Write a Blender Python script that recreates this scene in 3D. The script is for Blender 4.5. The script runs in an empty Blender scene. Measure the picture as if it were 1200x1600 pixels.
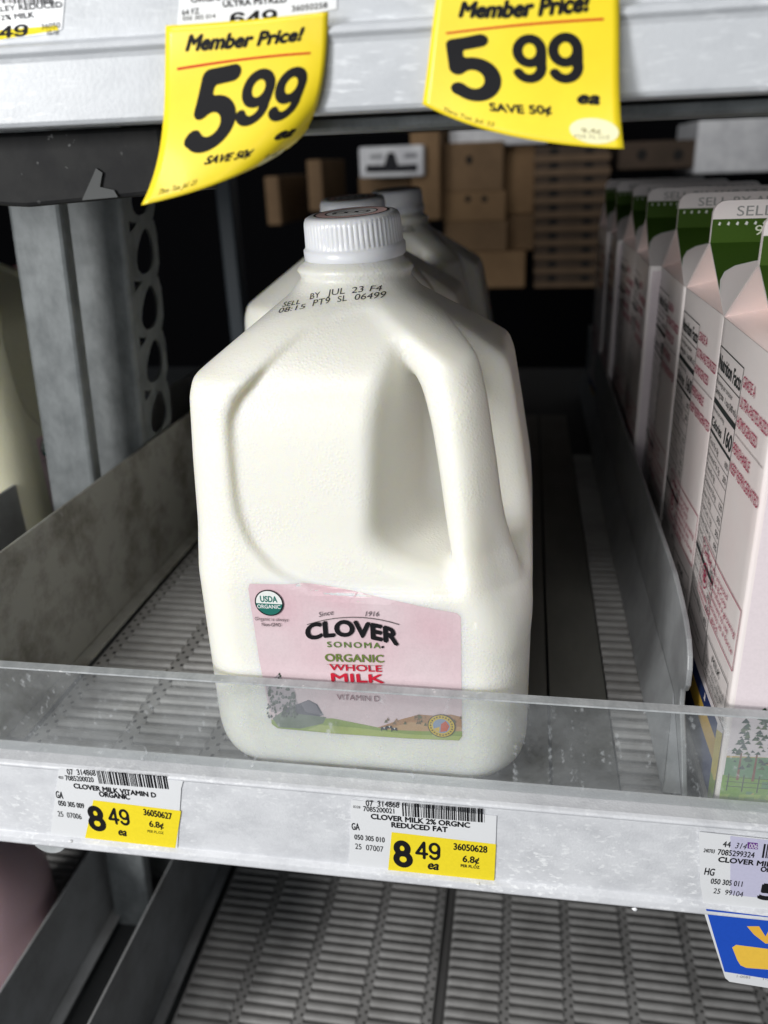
import bpy, math, random
import numpy as np
from mathutils import Matrix, Vector
from mathutils.bvhtree import BVHTree

# ------------------------------------------------------------------ camera, world, lamps, exposure
S = 0.001                                   # everything below is in millimetres
FPX = 1290.0
def _solve(vd=(828, 250), vv=(715, 3895)):
    d = np.array([vd[0]-600, -(vd[1]-800), -FPX], float); d /= np.linalg.norm(d)
    v = np.array([vv[0]-600, -(vv[1]-800), -FPX], float); v /= np.linalg.norm(v)
    up = -v; up -= d*(up@d); up /= np.linalg.norm(up)
    return np.stack([np.cross(d, up), d, up], 1)
CR = _solve()
def ray(px, py): return CR.T @ np.array([px-600, -(py-800), -FPX], float)
def at(px, py, Y=None, X=None, Z=None):
    r = ray(px, py)
    if Y is not None: return r*(Y/r[1])
    if X is not None: return r*(X/r[0])
    return r*(Z/r[2])
def proj(p):
    c = CR @ np.asarray(p, float); return np.array([600+FPX*c[0]/-c[2], 800-FPX*c[1]/-c[2]])

scene = bpy.context.scene
COL = scene.collection
cd = bpy.data.cameras.new('camera'); cam = bpy.data.objects.new('camera', cd); COL.objects.link(cam)
cam.matrix_world = Matrix([[*CR.T[i], 0] for i in range(3)] + [[0, 0, 0, 1]])
cd.sensor_fit = 'VERTICAL'; cd.sensor_height = 36; cd.sensor_width = 27; cd.lens = 36*FPX/1600
cd.clip_start = 0.01; cd.clip_end = 50
cd.dof.use_dof = True; cd.dof.focus_distance = 0.345; cd.dof.aperture_fstop = 8.0
scene.camera = cam

world = bpy.data.worlds.new('World'); scene.world = world; world.use_nodes = True
world.node_tree.nodes['Background'].inputs[0].default_value = (0.80, 0.90, 1.0, 1)
world.node_tree.nodes['Background'].inputs[1].default_value = 0.10
def area(name, loc, target, sx, sy, power, col=(1, 1, 1)):
    l = bpy.data.lights.new(name, 'AREA'); l.shape = 'RECTANGLE'; l.size = sx*S; l.size_y = sy*S
    l.energy = power; l.color = col
    o = bpy.data.objects.new(name, l); COL.objects.link(o)
    o.location = Vector(loc)*S
    o.rotation_euler = (Vector(target)-Vector(loc)).to_track_quat('-Z', 'Y').to_euler()
    return o
area('ceiling_lamp', (-520, -620, 1150), (-40, 340, -150), 1000, 240, 11, (1, 0.985, 0.96))
area('aisle_lamp', (-1150, -980, 250), (-60, 310, -120), 420, 340, 20, (1, 0.99, 0.97))
area('front_fill', (-800, -1650, 0), (-40, 340, -80), 2200, 1300, 16, (0.95, 0.98, 1))  # added broad soft fill, standing in for the store's ambient light
area('back_room_lamp', (300, 1250, 620), (0, 2000, -120), 500, 300, 0.4, (1, 0.95, 0.88))
scene.view_settings.view_transform = 'Standard'; scene.view_settings.look = 'None'
scene.view_settings.exposure = 0.0; scene.view_settings.gamma = 1.0
scene.view_settings.use_curve_mapping = False
random.seed(4); RNG = np.random.default_rng(7)

# ------------------------------------------------------------------ materials
def mat(name, col, rough=0.5, metal=0.0, var=None, scale=(40, 40, 40), detail=6, bump=0.0, bscale=300,
        sss=0.0, coat=0.0, spec=0.5, speck=None, thresh=(0.4, 0.62), rvar=0.0):
    """Principled with a second colour mixed in by object-space noise, fine bump and optional specks."""
    m = bpy.data.materials.new(name); m.use_nodes = True
    nt = m.node_tree; N = nt.nodes; L = nt.links
    b = N['Principled BSDF']
    b.inputs['Roughness'].default_value = rough; b.inputs['Metallic'].default_value = metal
    b.inputs['Specular IOR Level'].default_value = spec
    tc = N.new('ShaderNodeTexCoord')
    if coat: b.inputs['Coat Weight'].default_value = coat; b.inputs['Coat Roughness'].default_value = 0.12
    if sss:
        b.inputs['Subsurface Weight'].default_value = sss
        b.inputs['Subsurface Radius'].default_value = (1.0, 0.85, 0.5); b.inputs['Subsurface Scale'].default_value = 0.008
    out = None
    c0 = N.new('ShaderNodeRGB'); c0.outputs[0].default_value = (*col, 1); out = c0.outputs[0]
    if var is not None:
        mp = N.new('ShaderNodeMapping'); mp.inputs['Scale'].default_value = scale
        L.new(tc.outputs['Object'], mp.inputs[0])
        nz = N.new('ShaderNodeTexNoise'); nz.inputs['Scale'].default_value = 1; nz.inputs['Detail'].default_value = detail
        nz.inputs['Roughness'].default_value = 0.65
        L.new(mp.outputs[0], nz.inputs['Vector'])
        rp = N.new('ShaderNodeValToRGB'); rp.color_ramp.elements[0].position = thresh[0]; rp.color_ramp.elements[1].position = thresh[1]
        L.new(nz.outputs['Fac'], rp.inputs[0])
        mx = N.new('ShaderNodeMix'); mx.data_type = 'RGBA'
        L.new(rp.outputs[0], mx.inputs['Factor']); L.new(out, mx.inputs['A']); mx.inputs['B'].default_value = (*var, 1)
        out = mx.outputs['Result']
        if rvar:
            ma = N.new('ShaderNodeMath'); ma.operation = 'MULTIPLY_ADD'; L.new(rp.outputs[0], ma.inputs[0])
            ma.inputs[1].default_value = rvar; ma.inputs[2].default_value = rough; L.new(ma.outputs[0], b.inputs['Roughness'])
    if speck is not None:                                      # (colour, scale xyz, low, high)
        mp = N.new('ShaderNodeMapping'); mp.inputs['Scale'].default_value = speck[1]
        mp.inputs['Rotation'].default_value = (0, 0.5, 0.2)
        L.new(tc.outputs['Object'], mp.inputs[0])
        nz = N.new('ShaderNodeTexNoise'); nz.inputs['Scale'].default_value = 1; nz.inputs['Detail'].default_value = 3
        L.new(mp.outputs[0], nz.inputs['Vector'])
        rp = N.new('ShaderNodeValToRGB'); rp.color_ramp.elements[0].position = speck[2]; rp.color_ramp.elements[1].position = speck[3]
        L.new(nz.outputs['Fac'], rp.inputs[0])
        n5 = N.new('ShaderNodeTexNoise'); n5.inputs['Scale'].default_value = 22; n5.inputs['Detail'].default_value = 2
        L.new(tc.outputs['Object'], n5.inputs['Vector'])
        mr = N.new('ShaderNodeMapRange'); mr.inputs[1].default_value = .38; mr.inputs[2].default_value = .66; L.new(n5.outputs['Fac'], mr.inputs[0])
        mm = N.new('ShaderNodeMath'); mm.operation = 'MULTIPLY'; L.new(rp.outputs[0], mm.inputs[0]); L.new(mr.outputs[0], mm.inputs[1])
        mx = N.new('ShaderNodeMix'); mx.data_type = 'RGBA'
        L.new(mm.outputs[0], mx.inputs['Factor']); L.new(out, mx.inputs['A']); mx.inputs['B'].default_value = (*speck[0], 1)
        out = mx.outputs['Result']
    L.new(out, b.inputs['Base Color'])
    if bump:
        nz = N.new('ShaderNodeTexNoise'); nz.inputs['Scale'].default_value = bscale; nz.inputs['Detail'].default_value = 4
        L.new(tc.outputs['Object'], nz.inputs['Vector'])
        bp = N.new('ShaderNodeBump'); bp.inputs['Strength'].default_value = bump; bp.inputs['Distance'].default_value = 0.001
        L.new(nz.outputs['Fac'], bp.inputs['Height']); L.new(bp.outputs[0], b.inputs['Normal'])
    return m

def mat_ink(name='printed_ink', rough=0.55, coat=0.0, bump=0.0):
    m = bpy.data.materials.new(name); m.use_nodes = True
    nt = m.node_tree; b = nt.nodes['Principled BSDF']
    a = nt.nodes.new('ShaderNodeAttribute'); a.attribute_name = 'ink'
    tc = nt.nodes.new('ShaderNodeTexCoord')
    nz = nt.nodes.new('ShaderNodeTexNoise'); nz.inputs['Scale'].default_value = 900; nz.inputs['Detail'].default_value = 4
    nt.links.new(tc.outputs['Object'], nz.inputs['Vector'])
    mx = nt.nodes.new('ShaderNodeMix'); mx.data_type = 'RGBA'; mx.blend_type = 'MULTIPLY'
    mx.inputs['Factor'].default_value = 0.15
    rp = nt.nodes.new('ShaderNodeValToRGB'); rp.color_ramp.elements[0].position = 0.3; rp.color_ramp.elements[0].color = (.7, .7, .7, 1)
    rp.color_ramp.elements[1].position = 0.6
    nt.links.new(nz.outputs['Fac'], rp.inputs[0])
    nt.links.new(a.outputs['Color'], mx.inputs['A']); nt.links.new(rp.outputs[0], mx.inputs['B'])
    nt.links.new(mx.outputs['Result'], b.inputs['Base Color'])
    b.inputs['Roughness'].default_value = rough; b.inputs['Specular IOR Level'].default_value = 0.1
    if coat: b.inputs['Coat Weight'].default_value = coat; b.inputs['Coat Roughness'].default_value = 0.15
    if bump:
        n2 = nt.nodes.new('ShaderNodeTexNoise'); n2.inputs['Scale'].default_value = 90; n2.inputs['Detail'].default_value = 5
        nt.links.new(tc.outputs['Object'], n2.inputs['Vector'])
        bp = nt.nodes.new('ShaderNodeBump'); bp.inputs['Strength'].default_value = bump; bp.inputs['Distance'].default_value = 0.001
        nt.links.new(n2.outputs['Fac'], bp.inputs['Height']); nt.links.new(bp.outputs[0], b.inputs['Normal'])
    return m

M = {}
M['ink'] = mat_ink()
M['film'] = mat_ink('wet_label_film', 0.45, 0.5, 0.5)
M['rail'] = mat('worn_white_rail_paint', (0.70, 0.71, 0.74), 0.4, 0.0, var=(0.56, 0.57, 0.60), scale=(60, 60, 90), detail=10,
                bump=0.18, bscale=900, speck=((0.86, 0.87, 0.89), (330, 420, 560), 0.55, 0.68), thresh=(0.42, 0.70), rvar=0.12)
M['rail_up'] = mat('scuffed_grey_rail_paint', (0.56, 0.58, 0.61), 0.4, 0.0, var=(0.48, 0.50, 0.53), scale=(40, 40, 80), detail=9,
                   bump=0.1, bscale=700, speck=((0.72, 0.74, 0.77), (130, 300, 620), 0.56, 0.68), thresh=(0.45, 0.7))
M['rail_edge'] = mat('bright_rail_edge', (0.74, 0.75, 0.78), 0.35, 0.0, var=(0.5, 0.5, 0.53), scale=(60, 60, 60), bump=0.1, bscale=600)
M['galv'] = mat('galvanised_steel', (0.20, 0.215, 0.22), 0.55, 0.2, var=(0.13, 0.142, 0.147), scale=(70, 70, 45), detail=5, bump=0.06, bscale=200)
M['black'] = mat('black_painted_steel', (0.007, 0.007, 0.008), 0.65, 0.0, spec=0.25, var=(0.016, 0.016, 0.016), scale=(60, 60, 60),
                 speck=((0.16, 0.16, 0.16), (220, 220, 260), 0.70, 0.74))
M['dark'] = mat('dark_shelf_steel', (0.03, 0.032, 0.034), 0.6)
M['divider'] = mat('stained_grey_divider', (0.33, 0.325, 0.30), 0.42, 0.15, var=(0.16, 0.15, 0.13), scale=(26, 26, 30), detail=12,
                   bump=0.04, bscale=200, speck=((0.38, 0.375, 0.36), (110, 110, 140), 0.66, 0.76), thresh=(0.45, 0.64), rvar=0.2)
M['divider_low'] = mat('dull_grey_divider', (0.40, 0.41, 0.42), 0.5, 0.1, var=(0.28, 0.28, 0.28), scale=(30, 20, 20), detail=8,
                       bump=0.08, bscale=400, speck=((0.33, 0.33, 0.33), (170, 170, 170), 0.68, 0.74))
M['divider_pl'] = mat('frosted_plastic_divider', (0.29, 0.30, 0.31), 0.4, 0.0, var=(0.22, 0.225, 0.235), scale=(40, 40, 40), bump=0.05,
                      bscale=400, sss=0.0)
M['mat'] = mat('grey_ribbed_mat', (0.32, 0.315, 0.31), 0.42, 0.0, var=(0.24, 0.235, 0.23), scale=(30, 30, 30), bump=0.05, bscale=500)
M['mat_base'] = mat('grey_mat_base', (0.10, 0.098, 0.097), 0.55)
M['plate'] = mat('dusty_slip_plate', (0.15, 0.15, 0.135), 0.45, 0.0, var=(0.11, 0.11, 0.10), scale=(20, 8, 20))
M['paper'] = mat('white_label_paper', (0.78, 0.79, 0.81), 0.4, coat=0.35)
M['yellow'] = mat('yellow_tag_card', (0.95, 0.74, 0.018), 0.4, coat=0.15, var=(0.92, 0.70, 0.016), scale=(60, 60, 60))
M['cap'] = mat('white_cap_plastic', (0.83, 0.84, 0.87), 0.28, sss=0.25)
M['pinkcap'] = mat('pink_cap_plastic', (0.50, 0.10, 0.17), 0.4)
M['card'] = mat('coated_carton_board', (0.83, 0.77, 0.755), 0.38, var=(0.82, 0.72, 0.71), scale=(14, 14, 14), detail=5, thresh=(0.42, 0.72), coat=0.45, bump=0.05, bscale=60)
M['cardin'] = mat('pink_carton_fold', (0.84, 0.70, 0.66), 0.35, var=(0.82, 0.70, 0.68), scale=(30, 30, 30), coat=0.3)
M['brown'] = mat('brown_cardboard', (0.22, 0.135, 0.068), 0.8, var=(0.165, 0.10, 0.05), scale=(9, 9, 9))
M['tan'] = mat('tan_cardboard', (0.27, 0.165, 0.08), 0.8, var=(0.21, 0.125, 0.06), scale=(9, 9, 9))
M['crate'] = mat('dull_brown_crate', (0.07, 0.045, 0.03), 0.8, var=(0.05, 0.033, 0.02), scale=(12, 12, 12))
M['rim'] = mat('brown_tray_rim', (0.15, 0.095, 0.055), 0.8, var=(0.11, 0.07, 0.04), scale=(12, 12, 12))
M['tab'] = mat('dull_steel_tab', (0.055, 0.058, 0.058), 0.6, 0.2)
M['hole'] = mat('dark_hand_hole', (0.012, 0.011, 0.01), 0.9)
M['white'] = mat('white_wrapped_carton', (0.80, 0.80, 0.82), 0.6, var=(0.6, 0.6, 0.63), scale=(20, 20, 20))
M['bluepost'] = mat('dark_blue_post', (0.03, 0.045, 0.06), 0.5)

def mat_jug(name, c0, c1):
    m = bpy.data.materials.new(name); m.use_nodes = True
    nt = m.node_tree; N = nt.nodes; L = nt.links; b = N['Principled BSDF']
    b.inputs['Roughness'].default_value = 0.33; b.inputs['Specular IOR Level'].default_value = 0.45
    b.inputs['Subsurface Weight'].default_value = 0.55
    b.inputs['Subsurface Radius'].default_value = (1.0, 0.85, 0.38); b.inputs['Subsurface Scale'].default_value = 0.010
    tc = N.new('ShaderNodeTexCoord')
    nz = N.new('ShaderNodeTexNoise'); nz.inputs['Scale'].default_value = 14; nz.inputs['Detail'].default_value = 3
    L.new(tc.outputs['Object'], nz.inputs['Vector'])
    mx = N.new('ShaderNodeMix'); mx.data_type = 'RGBA'
    L.new(nz.outputs['Fac'], mx.inputs['Factor']); mx.inputs['A'].default_value = (*c0, 1); mx.inputs['B'].default_value = (*c1, 1)
    L.new(mx.outputs['Result'], b.inputs['Base Color'])
    # frosted condensation: small beads, denser in broad patches
    v = N.new('ShaderNodeTexVoronoi'); v.inputs['Scale'].default_value = 760
    L.new(tc.outputs['Object'], v.inputs['Vector'])
    r1 = N.new('ShaderNodeValToRGB'); r1.color_ramp.elements[0].position = 0.0; r1.color_ramp.elements[0].color = (1, 1, 1, 1)
    r1.color_ramp.elements[1].position = 0.55; r1.color_ramp.elements[1].color = (0, 0, 0, 1)
    L.new(v.outputs['Distance'], r1.inputs[0])
    n2 = N.new('ShaderNodeTexNoise'); n2.inputs['Scale'].default_value = 30; n2.inputs['Detail'].default_value = 5
    L.new(tc.outputs['Object'], n2.inputs['Vector'])
    r2 = N.new('ShaderNodeValToRGB'); r2.color_ramp.elements[0].position = 0.40; r2.color_ramp.elements[1].position = 0.62
    L.new(n2.outputs['Fac'], r2.inputs[0])
    mu = N.new('ShaderNodeMath'); mu.operation = 'MULTIPLY'; L.new(r1.outputs[0], mu.inputs[0]); L.new(r2.outputs[0], mu.inputs[1])
    n3 = N.new('ShaderNodeTexNoise'); n3.inputs['Scale'].default_value = 240; n3.inputs['Detail'].default_value = 4
    L.new(tc.outputs['Object'], n3.inputs['Vector'])
    ad = N.new('ShaderNodeMath'); ad.operation = 'MULTIPLY_ADD'; L.new(n3.outputs['Fac'], ad.inputs[0]); ad.inputs[1].default_value = 0.7
    L.new(mu.outputs[0], ad.inputs[2])
    bp = N.new('ShaderNodeBump'); bp.inputs['Strength'].default_value = 0.22; bp.inputs['Distance'].default_value = 0.0007
    L.new(ad.outputs[0], bp.inputs['Height']); L.new(bp.outputs[0], b.inputs['Normal'])
    return m
M['jug'] = mat_jug('milky_jug_plastic', (0.88, 0.868, 0.80), (0.86, 0.848, 0.775))
M['jug_cream'] = mat_jug('cream_jug_plastic', (0.70, 0.68, 0.52), (0.66, 0.64, 0.48))
M['jug_pink'] = mat_jug('pink_jug_plastic', (0.60, 0.42, 0.45), (0.55, 0.38, 0.41))

def mat_clear():
    m = bpy.data.materials.new('hazy_clear_acrylic'); m.use_nodes = True
    nt = m.node_tree; N = nt.nodes; L = nt.links
    N.remove(N['Principled BSDF']); out = N['Material Output']
    tr = N.new('ShaderNodeBsdfTransparent'); tr.inputs[0].default_value = (0.95, 0.96, 0.96, 1)
    df = N.new('ShaderNodeBsdfDiffuse'); df.inputs[0].default_value = (0.66, 0.68, 0.70, 1)
    gl = N.new('ShaderNodeBsdfGlossy'); gl.inputs['Roughness'].default_value = 0.12
    tc = N.new('ShaderNodeTexCoord')
    nz = N.new('ShaderNodeTexNoise'); nz.inputs['Scale'].default_value = 22; nz.inputs['Detail'].default_value = 10; nz.inputs['Roughness'].default_value = .7
    L.new(tc.outputs['Object'], nz.inputs['Vector'])
    rp = N.new('ShaderNodeMapRange'); rp.inputs[1].default_value = .35; rp.inputs[2].default_value = .75; rp.inputs[3].default_value = .03; rp.inputs[4].default_value = .22
    L.new(nz.outputs['Fac'], rp.inputs[0])
    mp = N.new('ShaderNodeMapping'); mp.inputs['Scale'].default_value = (260, 10, 160); mp.inputs['Rotation'].default_value = (0, .5, 0)
    L.new(tc.outputs['Object'], mp.inputs[0])
    n2 = N.new('ShaderNodeTexNoise'); n2.inputs['Scale'].default_value = 1; n2.inputs['Detail'].default_value = 3
    L.new(mp.outputs[0], n2.inputs['Vector'])
    r2 = N.new('ShaderNodeMapRange'); r2.inputs[1].default_value = .63; r2.inputs[2].default_value = .76; r2.inputs[4].default_value = .36
    L.new(n2.outputs['Fac'], r2.inputs[0])
    ad = N.new('ShaderNodeMath'); ad.operation = 'ADD'; ad.use_clamp = True
    L.new(rp.outputs[0], ad.inputs[0]); L.new(r2.outputs[0], ad.inputs[1])
    m1 = N.new('ShaderNodeMixShader'); L.new(ad.outputs[0], m1.inputs[0]); L.new(tr.outputs[0], m1.inputs[1]); L.new(df.outputs[0], m1.inputs[2])
    fr = N.new('ShaderNodeFresnel'); fr.inputs[0].default_value = 1.45
    ge_ = N.new('ShaderNodeNewGeometry'); ff = N.new('ShaderNodeMath'); ff.operation = 'SUBTRACT'; ff.inputs[0].default_value = 1; L.new(ge_.outputs['Backfacing'], ff.inputs[1])
    fm = N.new('ShaderNodeMath'); fm.operation = 'MULTIPLY'; L.new(fr.outputs[0], fm.inputs[0]); L.new(ff.outputs[0], fm.inputs[1])
    m2 = N.new('ShaderNodeMixShader'); L.new(fm.outputs[0], m2.inputs[0]); L.new(m1.outputs[0], m2.inputs[1]); L.new(gl.outputs[0], m2.inputs[2])
    L.new(m2.outputs[0], out.inputs['Surface'])
    return m
M['clear'] = mat_clear()
M['clear_edge'] = mat('frosted_acrylic_edge', (0.50, 0.52, 0.53), 0.4, var=(0.38, 0.40, 0.41), scale=(120, 60, 60), bump=0.2, bscale=700,
                      speck=((0.8, 0.8, 0.8), (260, 260, 260), 0.66, 0.72))

# ------------------------------------------------------------------ object helpers
def thing(name, label, cat, loc, group=None):
    o = bpy.data.objects.new(name, None); COL.objects.link(o); o.empty_display_size = 0.02
    o.location = Vector(loc)*S; o['label'] = label; o['category'] = cat
    if group: o['group'] = group
    return o
def wloc(o):
    p = Vector((0, 0, 0))
    while o is not None: p = p+o.location; o = o.parent
    return np.array(p)/S
def obj(name, V, F, m, parent=None, smooth=False, colors=None, label=None):
    V = np.asarray(V, float)
    if parent is not None: V = V-wloc(parent)
    me = bpy.data.meshes.new(name)
    me.from_pydata((V*S).tolist(), [], [list(map(int, f)) for f in F])
    ms = m if isinstance(m, (list, tuple)) else [m]
    for k in ms: me.materials.append(k)
    if colors is not None:
        a = me.color_attributes.new('ink', 'FLOAT_COLOR', 'CORNER')
        arr = np.ones((len(me.loops), 4), np.float32); i = 0
        for f, c in zip(F, colors): arr[i:i+len(f), :3] = c; i += len(f)
        a.data.foreach_set('color', arr.ravel())
    if smooth: me.polygons.foreach_set('use_smooth', [True]*len(me.polygons))
    me.validate(); me.update()
    o = bpy.data.objects.new(name, me); COL.objects.link(o)
    if parent is not None: o.parent = parent
    if label: o['label'] = label
    return o
def tag(o, label, cat, group=None, kind=None):
    if label: o['label'] = label
    if cat: o['category'] = cat
    if group: o['group'] = group
    if kind: o['kind'] = kind
    return o
def copy_tree(o, parent=None):
    c = o.copy(); COL.objects.link(c); c.parent = parent
    for ch in list(o.children): copy_tree(ch, c)
    return c
def bevel(o, w, seg=2, angle=0.6):
    b = o.modifiers.new('bevel', 'BEVEL'); b.width = w*S; b.segments = seg; b.limit_method = 'ANGLE'; b.angle_limit = angle
    b.harden_normals = False
    return o

class MB:
    def __init__(s): s.V = []; s.F = []; s.mi = []
    def add(s, V, F, mi=0):
        n = len(s.V); s.V += [tuple(v) for v in V]; s.F += [[i+n for i in f] for f in F]; s.mi += [mi]*len(F); return s
    def box(s, x0, x1, y0, y1, z0, z1, mi=0):
        V = [(x, y, z) for z in (z0, z1) for y in (y0, y1) for x in (x0, x1)]
        return s.add(V, [(0, 2, 3, 1), (4, 5, 7, 6), (0, 1, 5, 4), (2, 6, 7, 3), (0, 4, 6, 2), (1, 3, 7, 5)], mi)
    def extrude_x(s, prof, x0, x1, mi=0, n=1):                    # prof: (y,z) ring, counter-clockwise seen from +x
        k = len(prof); V = []
        for j in range(n+1):
            x = x0+(x1-x0)*j/n; V += [(x, y, z) for y, z in prof]
        F = []
        for j in range(n):
            for i in range(k): F.append((j*k+i, (j+1)*k+i, (j+1)*k+(i+1) % k, j*k+(i+1) % k))
        F.append(tuple(range(k))); F.append(tuple(n*k+i for i in range(k-1, -1, -1)))
        return s.add(V, F, mi)
    def prism_yz(s, prof, x0, x1, mi=0): return s.extrude_x(prof, x0, x1, mi)
    def build(s, name, m, parent=None, smooth=False, label=None):
        o = obj(name, s.V, s.F, m, parent, smooth, label=label)
        if isinstance(m, (list, tuple)): o.data.polygons.foreach_set('material_index', s.mi); o.data.update()
        fix_normals(o); return o
def fix_normals(o):
    import bmesh
    bm = bmesh.new(); bm.from_mesh(o.data); bmesh.ops.recalc_face_normals(bm, faces=bm.faces); bm.to_mesh(o.data); bm.free()
def lathe(prof, n=64, cx=0, cy=0, mod=None):                    # prof: (r,z)
    V = []; F = []
    for j, (r, z) in enumerate(prof):
        for i in range(n):
            a = 2*math.pi*i/n; rr = r+(mod(j, i) if mod else 0)
            V.append((cx+rr*math.cos(a), cy+rr*math.sin(a), z))
    for j in range(len(prof)-1):
        for i in range(n): F.append((j*n+i, j*n+(i+1) % n, (j+1)*n+(i+1) % n, (j+1)*n+i))
    return V, F

# ------------------------------------------------------------------ printing: flat inks laid on real surfaces
_tcache = {}
def glyphs(txt, bold=0.0, shear=0.0, space=1.0):
    k = (txt, bold, shear, space)
    if k in _tcache: return _tcache[k]
    c = bpy.data.curves.new('t', 'FONT'); c.body = txt; c.size = 1;  c.shear = shear; c.space_character = space
    c.resolution_u = 4; c.fill_mode = 'FRONT'
    o = bpy.data.objects.new('t', c); COL.objects.link(o); bpy.context.view_layer.update()
    dg = bpy.context.evaluated_depsgraph_get(); me = bpy.data.meshes.new_from_object(o.evaluated_get(dg))
    V = np.array([v.co[:2] for v in me.vertices]); F = [list(p.vertices) for p in me.polygons]
    bpy.data.objects.remove(o); bpy.data.curves.remove(c); bpy.data.meshes.remove(me)
    _tcache[k] = (V, F); return V, F
def clip_half(poly, ax, t, keep_less):
    out = []; n = len(poly)
    for i in range(n):
        a = poly[i]; b = poly[(i+1) % n]
        da = (t-a[ax]) if keep_less else (a[ax]-t); db = (t-b[ax]) if keep_less else (b[ax]-t)
        if da >= 0: out.append(a)
        if (da > 1e-12 and db < -1e-12) or (da < -1e-12 and db > 1e-12):
            w = da/(da-db); out.append((a[0]+(b[0]-a[0])*w, a[1]+(b[1]-a[1])*w))
    return out
def dice(polys, step):
    if not step: return polys
    for ax in (0, 1):
        res = []
        for p in polys:
            lo = min(q[ax] for q in p); hi = max(q[ax] for q in p)
            k0 = math.floor(lo/step)+1; k1 = math.ceil(hi/step)-1
            rest = p
            for k in range(k0, k1+1):
                a = clip_half(rest, ax, k*step, True)
                if len(a) >= 3: res.append(a)
                rest = clip_half(rest, ax, k*step, False)
                if len(rest) < 3: break
            if len(rest) >= 3: res.append(rest)
        polys = res
    return polys
def tri_poly(pts):
    from mathutils.geometry import tessellate_polygon
    t = tessellate_polygon([[Vector((p[0], p[1], 0)) for p in pts]])
    return [[pts[i] for i in f] for f in t]
def marching(fn, x0, x1, y0, y1, h):                           # filled marching squares of fn<0
    nx = int(math.ceil((x1-x0)/h)); ny = int(math.ceil((y1-y0)/h))
    xs = x0+h*np.arange(nx+1); ys = y0+h*np.arange(ny+1)
    A, B = np.meshgrid(xs, ys, indexing='ij'); D = fn(A, B); out = []
    for i in range(nx):
        for j in range(ny):
            q = [(xs[i], ys[j], D[i, j]), (xs[i+1], ys[j], D[i+1, j]), (xs[i+1], ys[j+1], D[i+1, j+1]), (xs[i], ys[j+1], D[i, j+1])]
            if all(c[2] >= 0 for c in q): continue
            p = []
            for k in range(4):
                a = q[k]; b = q[(k+1) % 4]
                if a[2] < 0: p.append((a[0], a[1]))
                if (a[2] < 0) != (b[2] < 0):
                    w = a[2]/(a[2]-b[2]); p.append((a[0]+(b[0]-a[0])*w, a[1]+(b[1]-a[1])*w))
            if len(p) >= 3: out.append(p)
    return out
def seg_d(x, y, pts):
    d = np.full(np.shape(x), 1e9)
    for (ax, ay), (bx, by) in zip(pts[:-1], pts[1:]):
        dx, dy = bx-ax, by-ay; L2 = dx*dx+dy*dy+1e-12
        t = np.clip(((x-ax)*dx+(y-ay)*dy)/L2, 0, 1); d = np.minimum(d, np.hypot(x-ax-t*dx, y-ay-t*dy))
    return d
def arc(cx, cy, rx, ry, a0, a1, n=16):
    return [(cx+rx*math.cos(math.radians(a0+(a1-a0)*i/n)), cy+ry*math.sin(math.radians(a0+(a1-a0)*i/n))) for i in range(n+1)]
# rounded numerals drawn as strokes in a 0.62 x 1 box
NUM = {'5': [[(.53, .91), (.20, .91), (.145, .53)] + arc(.30, .34, .235, .25, 125, -150, 22) + [(.085, .20)]],
       '9': [arc(.31, .66, .215, .25, 0, 360, 28), [(.525, .66), (.52, .45)] + arc(.30, .33, .22, .245, 15, -150, 16)],
       '8': [arc(.31, .695, .175, .205, 0, 360, 26), arc(.31, .29, .215, .22, 0, 360, 26)],
       '4': [[(.44, .08), (.44, .92), (.07, .31), (.57, .31)]],
       '6': [arc(.31, .34, .215, .25, 0, 360, 28), [(.095, .34), (.10, .55)] + arc(.32, .67, .22, .245, 195, 30, 16)],
       'S': [arc(.31, .70, .2, .205, 30, 270, 16) + arc(.31, .28, .215, .21, 90, -150, 16)]}
def num_polys(ch, w=0.095):
    st = NUM[ch]
    fn = lambda x, y: np.minimum.reduce([seg_d(x, y, s) for s in st])-w
    return marching(fn, -.08, .72, -.06, 1.06, 0.035)

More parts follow.
